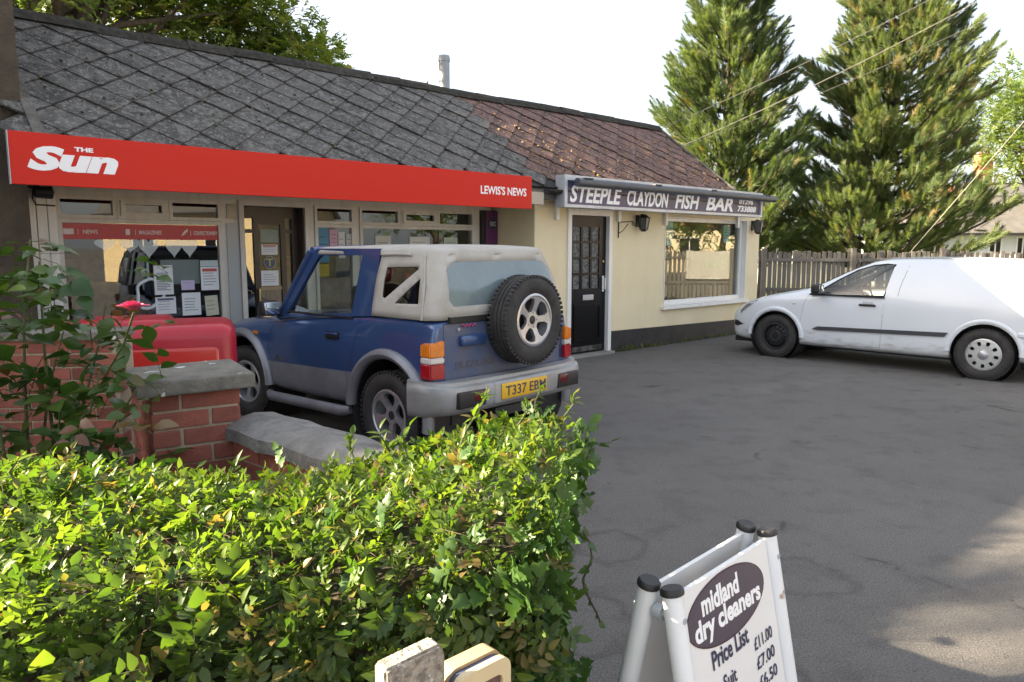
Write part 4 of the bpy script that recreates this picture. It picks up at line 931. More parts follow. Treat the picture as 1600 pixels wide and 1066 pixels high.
for s, pr in ((1, LEFT), (-1, RIGHT)):
    for cx in (0, 2.2): bmesh.ops.delete(bm, geom=carve(bm, circ(cx, .36, .435, 22), 'side', pr), context='FACES')
    cl0 = carve(bm, [(-.60, .2), (3.0, .2), (3.0, .56), (1.7, .60), (.50, .645), (-.60, .66)], 'side', pr); cl = take(bm, cl0)
    cw = panel(cl, [(.52, .2), (1.64, .2), (1.70, .48), (1.72, .66), (.52, .66)], 'side', pr, .003)
    for grp in islands(cl):
        nbm = bmesh.new(); mp = {}
        for f in grp: nbm.faces.new([mp.setdefault(v, None) or mp.__setitem__(v, nbm.verts.new(v.co)) or mp[v] for v in f.verts])
        bobj('cladding', nbm, M['silver'], suv, True)
    cl.free()
    dp = panel(bm, [(.50, .55), (1.70, .55), (1.74, .80), (1.62, 1.045), (.36, 1.12)], 'side', pr, .0035)
    do = bobj('door', dp, M['blue'], suv, True); bobj('door_cladding', cw, M['silver'], do, True)
    if s == 1:
        rounded('handle_recess', .62, .80, .800, .8125, .885, .945, .012, M['matblack'], do, 3); rounded('handle', .63, .79, .806, .822, .918, .94, .008, M['blue'], do, 3)
        text('lettering', 'VITARA', mat('grey_badge_print', (.10, .11, .15), .5), suv, lambda a, b, d: (1.64 - a, .812 + d, b), 0, .625, .22, .045, bold=.02)
    for cx in (0, 2.2):
        arc_flare(suv, 'wheel_arch', cx, .36, .468, s*.80, -8 if cx else 2, 188 if cx == 0 else 178, M['silver'], .050, .042); well(suv, cx, .36, .44, s*.40, s*.80)
    b = bmesh.new(); tube(b, [(.48, s*.80, .325), (.55, s*.83, .31), (1.66, s*.83, .285), (1.74, s*.80, .30)], [.035, .045, .045, .035], 10); bobj('side_step', b, M['silver'], suv, True)
# tailgate from the rear face
REARP = lambda c: c.x < -.40
tg = panel(bm, [(-.66, .66), (.672, .66), (.672, 1.075), (-.66, 1.075)], 'rear', REARP, .004)
tgo = bobj('tailgate', tg, M['bluedust'], suv, True)
body = bobj('body', bm, M['blue'], suv, True)
rounded('tailgate_handle', -.555, -.505, .27, .53, .905, .985, .018, M['blue'], tgo, 3)
b = bmesh.new(); lathe(b, [(.001, -.012), (.013, -.010), (.015, .01)], 12, 'x', (-.512, .535, 1.03)); bobj('lock', b, M['alloy'], tgo, True)
box('seal_strip', M['matblack'], tgo, -.522, -.47, -.60, .62, 1.082, 1.125)
RM = lambda x: (lambda a, b, d: (x - d, -a, b))
text('lettering', 'SUZUKI', mat('faded_badge', (.085, .08, .10), .6), tgo, RM(-.5135), -.57, .735, .40, .055, bold=.03)
tubeobj('faded_sticker', [(-.5165, .50 - .013*k, 1.055 + .011*math.sin(k*2.1)) for k in range(12)], .006, mat('pink_faded_sticker', (.40, .06, .17), .6), tgo, 5)
# rear lamps
M['amber'] = mat('amber_lens', (.75, .22, .02), .15, coat=.6, var=.2, vscale=20); M['redlens'] = mat('red_lens', (.38, .012, .018), .15, coat=.6, var=.2, vscale=20); M['clearlens'] = mat('clear_lens', (.62, .58, .55), .15, coat=.6)
for s in (1, -1):
    lp = bpy.data.objects.new('tail_light', None); COL.objects.link(lp); lp.parent = suv; lp.empty_display_size = .1
    for nm, z0, z1, m in (('amber_lens', .845, .965, M['amber']), ('clear_lens', .80, .843, M['clearlens']), ('red_lens', .685, .798, M['redlens'])):
        b = bmesh.new(); y0, y1 = sorted((s*.695, s*.818)); bx(b, -.540, -.405, y0, y1, z0, z1)
        for v in b.verts:
            if v.co.x < -.5 and abs(v.co.y) > .75: v.co.x += .022
            if abs(v.co.y) > .75 and z1 > .95 and v.co.z > .95: v.co.z -= .03; 
        bmesh.ops.bevel(b, geom=b.edges[:], offset=.008, segments=2, affect='EDGES'); bobj(nm, b, m, lp, True)
# rear bumper
prof = [(.0, .43), (-.03, .415), (-.10, .43), (-.135, .47), (-.145, .50), (-.15, .60), (-.14, .628), (-.10, .640), (-.095, .662), (.0, .667)]
def bpath(t):                                          # t in -1..1 across the car: plan position of the bumper face
    a = abs(t); s = 1 if t >= 0 else -1
    if a < .72: return (-.52 - .03*(1 - (a/.72)**2), s*a/.72*.70)
    q = (a - .72)/.28; return (-.52 + .19*q**1.6, s*(.70 + .165*math.sin(min(1, q*1.25)*math.pi/2)))
ts = [-1 + 2*k/40 for k in range(41)]; b = bmesh.new(); rings = []
for t in ts:
    px, py = bpath(t); q = max(0, (abs(t) - .72)/.28); k = 1 - .75*q
    rings.append([b.verts.new((px + d*k*(1 - .0*q), py + (-.0 if py == 0 else math.copysign(.05*q*(-d/.15), py)), z + .02*q*(z > .6))) for d, z in prof])
for p, q in zip(rings, rings[1:]):
    for k in range(len(prof) - 1): b.faces.new((p[k], p[k+1], q[k+1], q[k]))
M['bumper'] = mat('silver_bumper', (.34, .355, .37), .42, .2, col2=(.24, .23, .22), vscale=2.5)
bp = bobj('rear_bumper', b, M['bumper'], suv, True)
for s in (1, -1):
    y0, y1 = sorted((s*.42, s*.70)); rounded('lamp_recess', -.694, -.62, y0, y1, .478, .60, .012, M['matblack'], bp, 3)
    y0, y1 = sorted((s*.44, s*.55)); rounded('fog_lamp', -.699, -.64, y0, y1, .52, .59, .008, mat('dark_red_lens', (.10, .012, .012), .2), bp, 2)
rounded('plate_recess', -.700, -.62, -.36, .34, .462, .635, .02, M['bumper'], bp, 3)
npo = rounded('number_plate', -.712, -.701, -.255, .275, .492, .612, .006, mat('yellow_number_plate', (.72, .43, .025), .4, var=.12, vscale=5), suv, 2)
text('lettering', 'T337 EBM', M['ink'], npo, RM(-.7125), -.235, .513, .47, .078, bold=.012)
box('tow_bar', M['rimdark'], suv, -.62, -.2, -.25, .25, .34, .41)
bm = bmesh.new(); bx(bm, -.45, 2.6, -.55, .55, .30, .42); bx(bm, .2, 1.9, -.3, .1, .24, .299); bobj('chassis', bm, M['rimdark'], suv)
b = bmesh.new(); tube(b, [(.0, -.62, .345), (0, .62, .345)], .045, 8); tube(b, [(2.2, -.62, .345), (2.2, .62, .345)], .045, 8); bobj('axles', b, M['rimdark'], suv, True)
for (x, y, rz) in ((0, .70, 0), (2.2, .70, R(8)), (0, -.70, R(180)), (2.2, -.70, R(188))): wheel(suv, (x, y, .345), .345, .225, .205, 'five', (0, 0, rz))
wheel(suv, (-.625, -.10, 1.068), .345, .205, .205, 'five', (0, .35, R(90)), 'spare_wheel')
tubeobj('spare_bracket', [(-.50, -.10, 1.0), (-.60, -.10, 1.068)], .06, M['rimdark'], suv)
# cab: screen frame, door frames, glass
yf = lambda z: .775 - (z - 1.0)*.20
for s in (1, -1):
    f = lambda a, b, d, s=s: (a, s*(yf(b) - d), b)
    fr_ = platobj('door_window_frame', [(1.60, 1.0), (1.20, 1.59), (1.10, 1.622), (.24, 1.622), (.20, 1.10), (.46, 1.085)], [[(1.455, 1.05), (1.10, 1.535), (1.05, 1.565), (.46, 1.568), (.50, 1.105)]], f, .035, M['blue'], suv)
    platobj('door_glass', [(1.47, 1.04), (1.11, 1.54), (1.05, 1.57), (.45, 1.575), (.49, 1.10)], [], lambda a, b, d, s=s: (a, s*(yf(b) - .018 - d), b), .004, M['cglass'], fr_)
    box('window_seal', M['matblack'], fr_, .47, 1.45, *sorted((s*.745, s*.772)), 1.03 + .03, 1.075)
    tubeobj('screen_pillar', [(1.60, s*.755, 1.0), (1.20, s*.655, 1.60)], .034, M['blue'], suv)
tubeobj('screen_header', [(1.185, -.66, 1.605), (1.205, 0, 1.625), (1.185, .66, 1.605)], .032, M['blue'], suv)
b = bmesh.new(); b.faces.new([b.verts.new(p) for p in ((1.60, -.74, 1.01), (1.66, 0, 1.01), (1.22, 0, 1.61), (1.20, -.65, 1.59))]); b.faces.new([b.verts.new(p) for p in ((1.66, 0, 1.01), (1.60, .74, 1.01), (1.20, .65, 1.59), (1.22, 0, 1.61))])
bmesh.ops.remove_doubles(b, verts=b.verts[:], dist=1e-4); bobj('windscreen', b, M['cglass'], suv, True)
mr = rounded('door_mirror', 1.50, 1.60, .80, .97, 1.03, 1.165, .03, M['matblack'], suv, 4); rounded('mirror_glass', 1.492, 1.499, .815, .955, 1.045, 1.15, .003, mat('mirror_silver', (.75, .8, .85), .03, 1.0), mr, 2)
tubeobj('mirror_stalk', [(1.56, .76, 1.03), (1.56, .83, 1.06)], .022, M['matblack'], mr)
box('indicator', M['amber'], suv, 1.92, 2.0, .797, .806, .83, .86, .002)
for s in (1, -1):
    st = rounded('seat', .75, 1.25, *sorted((s*.12, s*.58)), .55, .72, .05, M['interior'], suv, 3); rounded('backrest', .62, .78, *sorted((s*.12, s*.58)), .66, 1.32, .06, M['interior'], st, 3); rounded('headrest', .60, .70, *sorted((s*.24, s*.46)), 1.33, 1.50, .04, M['interior'], st, 3)
rounded('dashboard', 1.38, 1.66, -.72, .72, .78, 1.02, .06, M['matblack'], suv, 3)
b = bmesh.new(); lathe(b, [(.18, -.015), (.195, 0), (.18, .015), (.165, 0), (.18, -.015)], 24, 'x'); o = bobj('steering_wheel', b, M['matblack'], suv, True); o.location = (1.28, -.36, 1.02); o.rotation_euler = (0, R(25), 0)
# canvas hood: side and rear curtain as one ruled surface, then the roof
def hood_path(x0, hy, xr, rr, n=8):
    p = [(x0 + (xr + rr - x0)*k/10, hy) for k in range(11)]
    for k in range(1, n + 1):
        a = R(90 + 90*k/n); p.append((xr + rr + rr*math.cos(a), hy - rr + rr*math.sin(a)))
    p += [(xr, (hy - rr)*(1 - 2*k/14)) for k in range(1, 14)]
    q = [(x, -y) for x, y in p[:19]][::-1]
    return p + q
lo_, hi_ = hood_path(.215, .765, -.495, .12), hood_path(.215, .655, -.40, .15); mid = None
b = bmesh.new(); T = 10; grid = []
for (x0, y0), (x1, y1) in zip(lo_, hi_):
    row = []
    for k in range(T + 1):
        t = k/T; z = 1.105 + (1.575 - 1.105)*t; bul = .018*math.sin(math.pi*t); x, y = x0 + (x1 - x0)*t**1.25, y0 + (y1 - y0)*t**1.35
        sag = .002*math.sin(x*17 + z*9) + .002*math.sin(y*13 + z*21)
        row.append(b.verts.new((x - (bul if x < -.25 else 0) + sag*.5, y + math.copysign(sag + .006*math.sin(math.pi*t), y), z)))
    grid.append(row)
for p, q in zip(grid, grid[1:]):
    for k in range(T): b.faces.new((p[k], p[k+1], q[k+1], q[k]))
bmesh.ops.recalc_face_normals(b, faces=b.faces[:])
hood = b; wpanes = []
SL_ = lambda s: (lambda c: c.y*s > .45)
for s in (1, -1):
    for poly in ([(.105, 1.255), (.11, 1.480), (-.255, 1.492), (-.262, 1.470), (.075, 1.245)], [(-.045, 1.212), (-.318, 1.220), (-.306, 1.405)]):
        wpanes.append(take(hood, carve(hood, poly, 'side', SL_(s))))
rw = [(.56, 1.20), (.60, 1.25), (.575, 1.47), (.50, 1.525), (-.50, 1.525), (-.575, 1.47), (-.60, 1.25), (-.56, 1.20)]
wpanes.append(take(hood, carve(hood, rw, 'rear', lambda c: c.x < -.25)))
top_ = [(1.19, y) for y in ()]
loop = [(1.20, .64)] + [(1.20 + (.215 - 1.20)*k/8, .665 - .01*k/8) for k in range(1, 8)] + hi_ + [(.215 + (1.20 - .215)*k/8, -(.655 + .01*k/8)) for k in range(1, 8)] + [(1.20, -.64)] + [(1.22, -.64 + 1.28*k/8) for k in range(1, 8)]
prev = None; nL = len(loop)
for sc, dz in ((1.0, 1.575), (.992, 1.60), (.978, 1.617), (.955, 1.628), (.90, 1.636), (.7, 1.645), (.4, 1.650), (.12, 1.652)):
    ring = [hood.verts.new((.45 + (x - .45)*sc, y*sc, dz - (.012 if x > 1.1 else 0) + .004*math.sin(x*9 + y*5)*(sc < .97) - .004*math.cos((x - .2)*7)*(sc < .85))) for x, y in loop]
    if prev:
        for k in range(nL): hood.faces.new((prev[k], prev[(k+1) % nL], ring[(k+1) % nL], ring[k]))
    prev = ring
hood.faces.new(prev); bmesh.ops.remove_doubles(hood, verts=hood.verts[:], dist=.004)
ho = bobj('canvas_hood', hood, M['canvas'], suv, True)
md = ho.modifiers.new('thick', 'SOLIDIFY'); md.thickness = .012; md.offset = -1
for k, wpn in enumerate(wpanes): bobj('hood_window', wpn, M['plastwin'] if k == 4 else glassmat('hood_side_pane_%d' % k, (.42, .40, .36), 1.6), ho, True)
for s in (1, -1):
    tubeobj('seam', [(-.375, s*.768, 1.105), (-.372, s*.735, 1.35), (-.30, s*.660, 1.575)], .009, M['canvas'], ho, 6)
    tubeobj('seam', [(.20, s*.668, 1.578), (-.05, s*.672, 1.582), (-.16, s*.665, 1.578)], .012, M['canvas'], ho, 6)
tubeobj('hem', [(-.49, .60, 1.115), (-.495, 0, 1.112), (-.49, -.60, 1.115)], .014, M['canvas'], ho, 6)

# ---------------- white van
M['vanwhite'] = mat('white_van_paint', (.68, .715, .76), .28, 0, col2=(.65, .685, .73), vscale=1.5, coat=.5)
def sill_dirt(m):                                          # road film splashed over the lower panels
    nt = m.node_tree; N = nt.nodes; L = nt.links; pb = N['Principled BSDF']; base = pb.inputs['Base Color'].links[0].from_socket; tc = N.new('ShaderNodeTexCoord'); sx = N.new('ShaderNodeSeparateXYZ'); L.new(tc.outputs['Object'], sx.inputs[0])
    mp = N.new('ShaderNodeMapping'); mp.inputs['Scale'].default_value = (3, 3, 9); L.new(tc.outputs['Object'], mp.inputs['Vector']); n = N.new('ShaderNodeTexNoise'); n.inputs['Scale'].default_value = 2; n.inputs['Detail'].default_value = 7; L.new(mp.outputs[0], n.inputs['Vector'])
    a = N.new('ShaderNodeMath'); a.operation = 'MULTIPLY_ADD'; a.inputs[1].default_value = -.9; L.new(sx.outputs['Z'], a.inputs[0]); L.new(n.outputs['Fac'], a.inputs[2])
    r = N.new('ShaderNodeValToRGB'); r.color_ramp.elements[0].position = .16; r.color_ramp.elements[1].position = .46; r.color_ramp.elements[1].color = (.6, .6, .6, 1); L.new(a.outputs[0], r.inputs['Fac'])
    x = N.new('ShaderNodeMixRGB'); L.new(r.outputs['Color'], x.inputs['Fac']); L.new(base, x.inputs['Color1']); x.inputs['Color2'].default_value = (.34, .29, .22, 1); L.new(x.outputs[0], pb.inputs['Base Color'])
sill_dirt(M['vanwhite'])
van = empty('white_van', (6.428, 9.588, 0), R(134.32), 'white car-derived van parked with its nose towards the fish bar', 'van')
def vs_(w, zb, zt, zbelt, wroof, wb=None):
    wb = wb or w
    return [(0, zb), (w*.80, zb), (w - .035, zb + .03), (w - .008, zb + .15), (w, .54), (w - .003, min(.76, zbelt - .03)), (wb - .012, zbelt), (wroof + (wb - wroof)*.42, zbelt + (zt - zbelt)*.58), (wroof, zt - .075*min(1, (zt - zbelt)*4)), (wroof - .10, zt - .018*min(1, (zt - zbelt)*4)), (wroof*.45, zt), (0, zt + .006)]
VS = [(-.74, vs_(.74, .40, 1.28, .95, .52)), (-.835, vs_(.78, .34, 1.34, .93, .53)), (-.80, vs_(.83, .28, 1.41, .93, .55)), (-.60, vs_(.862, .24, 1.455, .95, .60)), (-.1, vs_(.875, .21, 1.485, .965, .635)), (.6, vs_(.876, .20, 1.50, .97, .65)), (1.1, vs_(.876, .20, 1.50, .965, .65)), (1.45, vs_(.875, .20, 1.47, .955, .645)), (1.80, vs_(.873, .20, 1.33, .94, .645)), (2.12, vs_(.870, .20, 1.155, .925, .66)), (2.34, vs_(.866, .20, 1.055, .915, .70)), (2.50, vs_(.864, .20, 1.01, .905, .71)), (2.85, vs_(.856, .205, .945, .875, .68)), (3.15, vs_(.835, .21, .865, .805, .62)), (3.36, vs_(.785, .22, .755, .70, .55)), (3.48, vs_(.69, .25, .64, .60, .47)), (3.515, vs_(.56, .30, .54, .51, .38))]
VS[0] = (-.70, [(y*.9, .6 + (z - .6)*.9) for y, z in VS[1][1]])
bm = subsurf(loft(VS), 2)
from mathutils.bvhtree import BVHTree
VBVH = BVHTree.FromBMesh(bm)
def ysurf(x, z, dflt=.8):
    h = VBVH.ray_cast(Vector((x, 2.0, z)), Vector((0, -1, 0))); return h[0].y if h[0] is not None else dflt
for s, pr in ((1, LEFT), (-1, RIGHT)):
    for cx, rr in ((0, .375), (2.703, .375)): bmesh.ops.delete(bm, geom=carve(bm, circ(cx, .325, rr, 22), 'side', pr), context='FACES')
    win = [(1.20, .985), (2.18, .955), (2.05, 1.045), (1.86, 1.18), (1.63, 1.315), (1.42, 1.385), (1.25, 1.405), (1.14, 1.402)]
    wsel = panel(bm, win, 'side', lambda c, s=s: c.y*s > .35, .0)
    dpol = [(1.215, .285), (2.31, .255), (2.325, .55), (2.28, .84), (2.22, .965), (1.19, .98)]
    dp = panel(bm, dpol, 'side', pr, .0035); do = bobj('door', dp, M['vanwhite'], van, True)
    gp = bobj('door_glass', wsel, M['cglass'], do, True)
    for f_ in (0,):
        pts = [(a, b_) for a, b_ in win]; out = []
        for (a, b_) in grow(win, .012):
            zz = b_; out.append((a, zz))
    ys = lambda z: .868 - max(0, z - .95)*.47 - max(0, z - 1.2)*.06
    tubeobj('window_trim', [(a, s*(ysurf(a, z) + .002), z) for a, z in win + win[:1]], .010, M['matblack'], do, 6)
    box('waist_seal', M['matblack'], do, 1.19, 2.20, *sorted((s*.855, s*.874)), .955, .980, .003)
    b = bmesh.new(); plate(b, [(2.24, .965), (2.0, .975), (2.04, 1.05), (2.10, 1.04)], [], lambda a, z, d, s=s: (a, s*(ysurf(a, z) + .006 - d), z), .012); bobj('quarter_trim', b, M['matblack'], do)
    mr = rounded('door_mirror', 2.00, 2.12, *sorted((s*.87, s*1.05)), .985, 1.12, .035, M['matblack'], van, 4)
    rounded('mirror_glass', 1.992, 1.999, *sorted((s*.89, s*1.035)), 1.0, 1.105, .003, mat('van_mirror_%d' % (s + 1), (.7, .75, .8), .03, 1.0), mr, 2)
    rounded('door_handle', 1.29, 1.51, *sorted((s*.868, s*.895)), .838, .868, .012, M['matblack'], do, 3); rounded('handle_recess', 1.33, 1.46, *sorted((s*.862, s*.8735)), .86, .90, .012, mat('van_recess_%d' % (s + 1), (.5, .52, .54), .4), do, 3)
    b = bmesh.new(); plate(b, [(.44, .505), (2.05, .465), (2.14, .475), (2.06, .515), (.40, .56), (.42, .53)], [], lambda a, z, d, s=s: (a, s*(.892 - d), z), .02); bobj('rub_strip', b, mat('dark_grey_rub_strip_%d' % (s + 1), (.05, .052, .06), .5, var=.15), van)
    for cx in (0, 2.703):
        well(van, cx, .325, .378, s*.5, s*.872); arc_flare(van, 'wheel_arch', cx, .325, .405, s*.858, 0, 180, M['vanwhite'], .022, .035)
    rounded('side_indicator', 2.40, 2.45, *sorted((s*.860, s*.872)), .815, .835, .005, M['clearlens'], van, 2)
    hl = bmesh.new(); plate(hl, [(3.01, .845), (3.10, .775), (3.26, .655), (3.30, .62), (3.30, .67), (3.22, .755), (3.12, .815)], [], lambda a, z, d, s=s: (a, s*(ysurf(a, z, .6) + .010 - d), z), .04); bobj('headlight', hl, mat('headlight_lens_%d' % (s + 1), (.22, .23, .24), .08, .2, coat=.8, var=.4, vscale=14), van, False)
    b = bmesh.new(); plate(b, [(3.24, .46), (3.36, .42), (3.44, .43), (3.43, .51), (3.36, .51)], [], lambda a, z, d, s=s: (a, s*(ysurf(a, z, .6) + .008 - d), z), .03); bobj('bumper_grille', b, M['matblack'], van)
    rounded('tail_light', -.80, -.52, *sorted((s*.80, s*.868)), .78, .98, .02, M['redlens'], van, 3)
    rounded('bumper_strip', -.78, -.34, *sorted((s*.82, s*.888)), .56, .62, .015, M['vanwhite'], van, 3)
    tubeobj('roof_joint', [(-.6, s*.60, 1.452), (.6, s*.652, 1.495), (1.2, s*.652, 1.49)], .007, mat('roof_joint_%d' % (s + 1), (.3, .31, .33), .5), van, 5)
    tubeobj('panel_line', [(x_, s*ysurf(x_, z_), z_) for x_, z_ in ((1.03, .99), (1.02, 1.1), (1.0, 1.2), (.98, 1.3), (.96, 1.39))], .003, M['interior'], van, 4)
ws = panel(bm, [(2.36, -.66), (2.36, .66), (1.50, .56), (1.50, -.56)], 'top', lambda c: c.z > .95 and c.x > 1.4 and abs(c.y) < .69, .0)
bobj('windscreen', ws, M['cglass'], van, True)
vb = bobj('body', bm, M['vanwhite'], van, True)
for s in (1, -1): rounded('wiper_cowl', 2.34, 2.44, *sorted((0, s*.6)), .985, 1.0, .005, M['matblack'], van, 2)
box('lower_spoiler', M['matblack'], van, 3.05, 3.48, -.62, .62, .17, .25, .02)
bm = bmesh.new(); bx(bm, -.6, 3.1, -.62, .62, .18, .30); bobj('underbody', bm, M['rimdark'], van)
box('bulkhead', M['interior'], van, .98, 1.0, -.66, .66, .35, .98)
platobj('bulkhead_grille', rect(-.6, .6, .985, 1.38), [rect(-.55, .55, 1.02, 1.34)], lambda a, b, d: (.98 + d, a, b), .01, mat('pale_bulkhead', (.4, .4, .38), .7), van)
for s in (1, -1):
    st = rounded('seat', 1.25, 1.75, *sorted((s*.15, s*.65)), .45, .62, .05, M['interior'], van, 3); rounded('backrest', 1.12, 1.28, *sorted((s*.15, s*.65)), .55, 1.08, .06, mat('grey_seat_%d' % (s + 1), (.16, .17, .18), .8), st, 3); rounded('headrest', 1.12, 1.2, *sorted((s*.28, s*.52)), 1.10, 1.27, .04, M['interior'], st, 3)
rounded('dashboard', 1.95, 2.4, -.78, .78, .70, .945, .06, M['matblack'], van, 3)
b = bmesh.new(); lathe(b, [(.17, -.015), (.185, 0), (.17, .015), (.155, 0), (.17, -.015)], 24, 'x'); o = bobj('steering_wheel', b, M['matblack'], van, True); o.location = (1.86, -.38, .93); o.rotation_euler = (0, R(25), 0)
for (x, y, rz, st) in ((0, .775, 0, 'trim'), (2.703, .765, 0, 'steel'), (0, -.775, R(180), 'trim'), (2.703, -.765, R(180), 'steel')): wheel(van, (x, y, .317), .317, .20, .195, st, (0, .2 if st == 'trim' else 0, rz))
# ------------------------------------------------------------------ plants
def leaf_base(w=.5, fold=.10, droop=.12, lobes=None):
    """leaf of length 1 along +Y, tris only"""
    V = [(0, 0, 0), (-w*.42, .28, fold), (0, .30, 0), (w*.42, .28, fold), (-w*.46, .52, fold*.9 - droop*.2), (0, .55, -droop*.25), (w*.46, .52, fold*.9 - droop*.2), (-w*.24, .80, fold*.5 - droop*.6), (0, .80, -droop*.65), (w*.24, .80, fold*.5 - droop*.6), (0, 1, -droop)]
    Fc = [(0, 2, 1), (0, 3, 2), (1, 2, 5), (1, 5, 4), (2, 3, 6), (2, 6, 5), (4, 5, 8), (4, 8, 7), (5, 6, 9), (5, 9, 8), (7, 8, 10), (8, 9, 10)]
    return np.array(V, float), np.array(Fc)
def ivy_base():
    out = [(0, .25, 0)]; P = [(0, 0), (-.34, -.08), (-.45, .26), (-.27, .40), (-.30, .66), (-.15, .66), (0, 1.0), (.15, .66), (.30, .66), (.27, .40), (.45, .26), (.34, -.08)]
    V = [(0, .35, 0.04)] + [(x, y, -.06*abs(x) - .05*y) for x, y in P]; Fc = [(0, (k + 1) % 12 + 1, k + 1) for k in range(12)]; return np.array(V, float), np.array(Fc)
def haw_base():
    P = [(0, 0), (-.08, .2), (-.40, .30), (-.30, .42), (-.45, .58), (-.20, .62), (-.28, .90), (0, 1), (.28, .90), (.20, .62), (.45, .58), (.30, .42), (.40, .30), (.08, .2)]
    V = [(0, .5, .03)] + [(x, y, .05*abs(x)) for x, y in P]; n = len(P); Fc = [(0, (k + 1) % n + 1, k + 1) for k in range(n)]; return np.array(V, float), np.array(Fc)
def rotm(ax, ay, az):
    return np.array(Matrix.Rotation(az, 3, 'Z') @ Matrix.Rotation(ay, 3, 'Y') @ Matrix.Rotation(ax, 3, 'X'))
def sprig(LV, LF, n, ll, curl=.3, stem=True, seed=1):
    """pinnate sprig, total length 1 along +Y"""
    r = random.Random(seed); V = []; Fc = []; o = 0
    def add(v, f):
        nonlocal o; V.append(v); Fc.append(f + o); o += len(v)
    for k in range(n):
        t = .25 + .75*k/max(1, n - 1); last = k == n - 1; sd = 0 if last else (-1 if k % 2 else 1)
        m = rotm(R(r.uniform(-25, 20)) + .2, R(r.uniform(-25, 25)), sd*R(r.uniform(38, 70))); add(LV @ m.T * ll * r.uniform(.75, 1.1) + np.array([0, t, .10*math.sin(t*2) - curl*t*t*.3]), LF)
    if stem:
        sv = np.array([(-.010, 0, 0), (.010, 0, 0), (0, 0, .015), (0, 1.0, .10*math.sin(2) - curl*.3)]); add(sv, np.array([(0, 1, 3), (1, 2, 3), (2, 0, 3)]))
    return np.concatenate(V), np.concatenate(Fc)
OV = leaf_base(.62, .08, .18); NV = leaf_base(.48, .10, .14); IV = ivy_base(); HV = haw_base()
M['hedgeleaf'] = leafmat('hedge_leaf', (.045, .095, .014), (.135, .19, .028), (.18, .13, .05), .46, .40)
M['hedgedark'] = leafmat('hawthorn_leaf', (.035, .070, .014), (.075, .12, .025), (.14, .12, .04), .35, .45)
M['ivyleaf'] = leafmat('ivy_leaf', (.030, .075, .020), (.075, .145, .035), None, .30, .50)
M['roseleaf'] = leafmat('rose_leaf', (.020, .060, .014), (.072, .120, .022), (.15, .07, .04), .28, .30)
M['twig'] = mat('brown_twig', (.10, .065, .04), .9, var=.4, vscale=20)
M['greenstem'] = mat('green_stem', (.09, .11, .035), .6, var=.4, vscale=12)
# hedge: local x along the hedge, y away from the camera
hd = empty('hedge', (.055, 1.46, 0), math.atan2(.25, .95), 'clipped mixed hedge with sunlit leafy top in the foreground', 'hedge')
HL, HW = 3.3, .84                                       # runs to -HL on the left
def hz(x, y): return 1.005 + .035*np.sin(x*2.6 + 1) + .02*np.sin(x*6.1 + y*5) + .035*np.clip((x + .95)*1.2, 0, 1)*(y > .15) + .018*np.sin(y*9 + x*3) + .03*np.clip((x + .35)*4, 0, 1) + .03*np.clip((-x - .55)*2, 0, 1)
def hedge_points(n, which):
    """points and outward normals on the hedge skin"""
    P, Nn = [], []
    if which == 'top':
        x = rng.uniform(-HL, .04, n); y = rng.uniform(.0, HW, n); z = hz(x, y); P = np.stack([x, y, z], 1); Nn = np.tile([0, 0, 1.], (n, 1))
        e = np.clip((.10 - y)/.10, 0, 1); P[:, 2] -= .07*e**2; Nn[:, 1] -= e*.9; e2 = np.clip((y - HW + .12)/.12, 0, 1); P[:, 2] -= .06*e2**2; Nn[:, 1] += e2*.9
        e3 = np.clip((x + .05)/.09, 0, 1); P[:, 2] -= .015*e3**2; Nn[:, 0] += e3*.6
    elif which == 'front':
        x = rng.uniform(-HL, .03, n); z = rng.uniform(.12, .95, n); y = -.03*np.sin(x*3 + z*4) - .02*np.sin(z*9 + x*5) + .03*(z > .9); P = np.stack([x, y, z], 1); Nn = np.tile([0, -1., .15], (n, 1))
    elif which == 'end':
        y = rng.uniform(0, HW, n); z = rng.uniform(.12, 1.03, n); x = .02 + .05*np.sin(z*5 + y*3) + .03*np.sin(y*11) + .05*(z - .6); P = np.stack([x, y, z], 1); Nn = np.tile([1., 0, .1], (n, 1))
    else:
        x = rng.uniform(-HL, .04, n); z = rng.uniform(.4, 1.0, n); y = HW + .02*np.sin(x*4); P = np.stack([x, y, z], 1); Nn = np.tile([0, 1., .2], (n, 1))
    return P, Nn
def place(P, Nn, up=.45, spread=.75, inset=.10):
    Tn = rng.normal(0, 1, P.shape); Tn -= Nn * np.sum(Tn*Nn, 1, keepdims=True) / np.sum(Nn*Nn, 1, keepdims=True)
    D = Tn * (.7 + .4*spread) + Nn*.55 + np.array([0, 0, up*.6]); U = Nn + rng.normal(0, .38, P.shape); pos = P - Nn * (rng.random((len(P), 1))**1.4) * inset
    return pos, frames(D, U)
def addstuff(name, base, m, parent, P, Nn, smin, smax, **kw):
    pos, rot = place(P, Nn, **kw); me = scatter(name, base[0], base[1], pos, rot, rng.uniform(smin, smax, len(pos))); return tag(link(name, me, m, parent), kind='stuff')
def cat_(*a): return np.concatenate([q[0] for q in a]), np.concatenate([q[1] for q in a])
sp5 = sprig(*OV, 5, .50, seed=3); sp7 = sprig(*NV, 7, .42, seed=5); sph = sprig(*HV, 6, .42, seed=9); spi = sprig(*IV, 4, .52, seed=11)
P, Nn = hedge_points(3800, 'top'); addstuff('foliage', sp5, M['hedgeleaf'], hd, P, Nn, .032, .062, up=.35, inset=.07)
P, Nn = hedge_points(2800, 'top'); addstuff('foliage', sp7, M['hedgeleaf'], hd, P, Nn, .034, .06, up=.25, inset=.05)
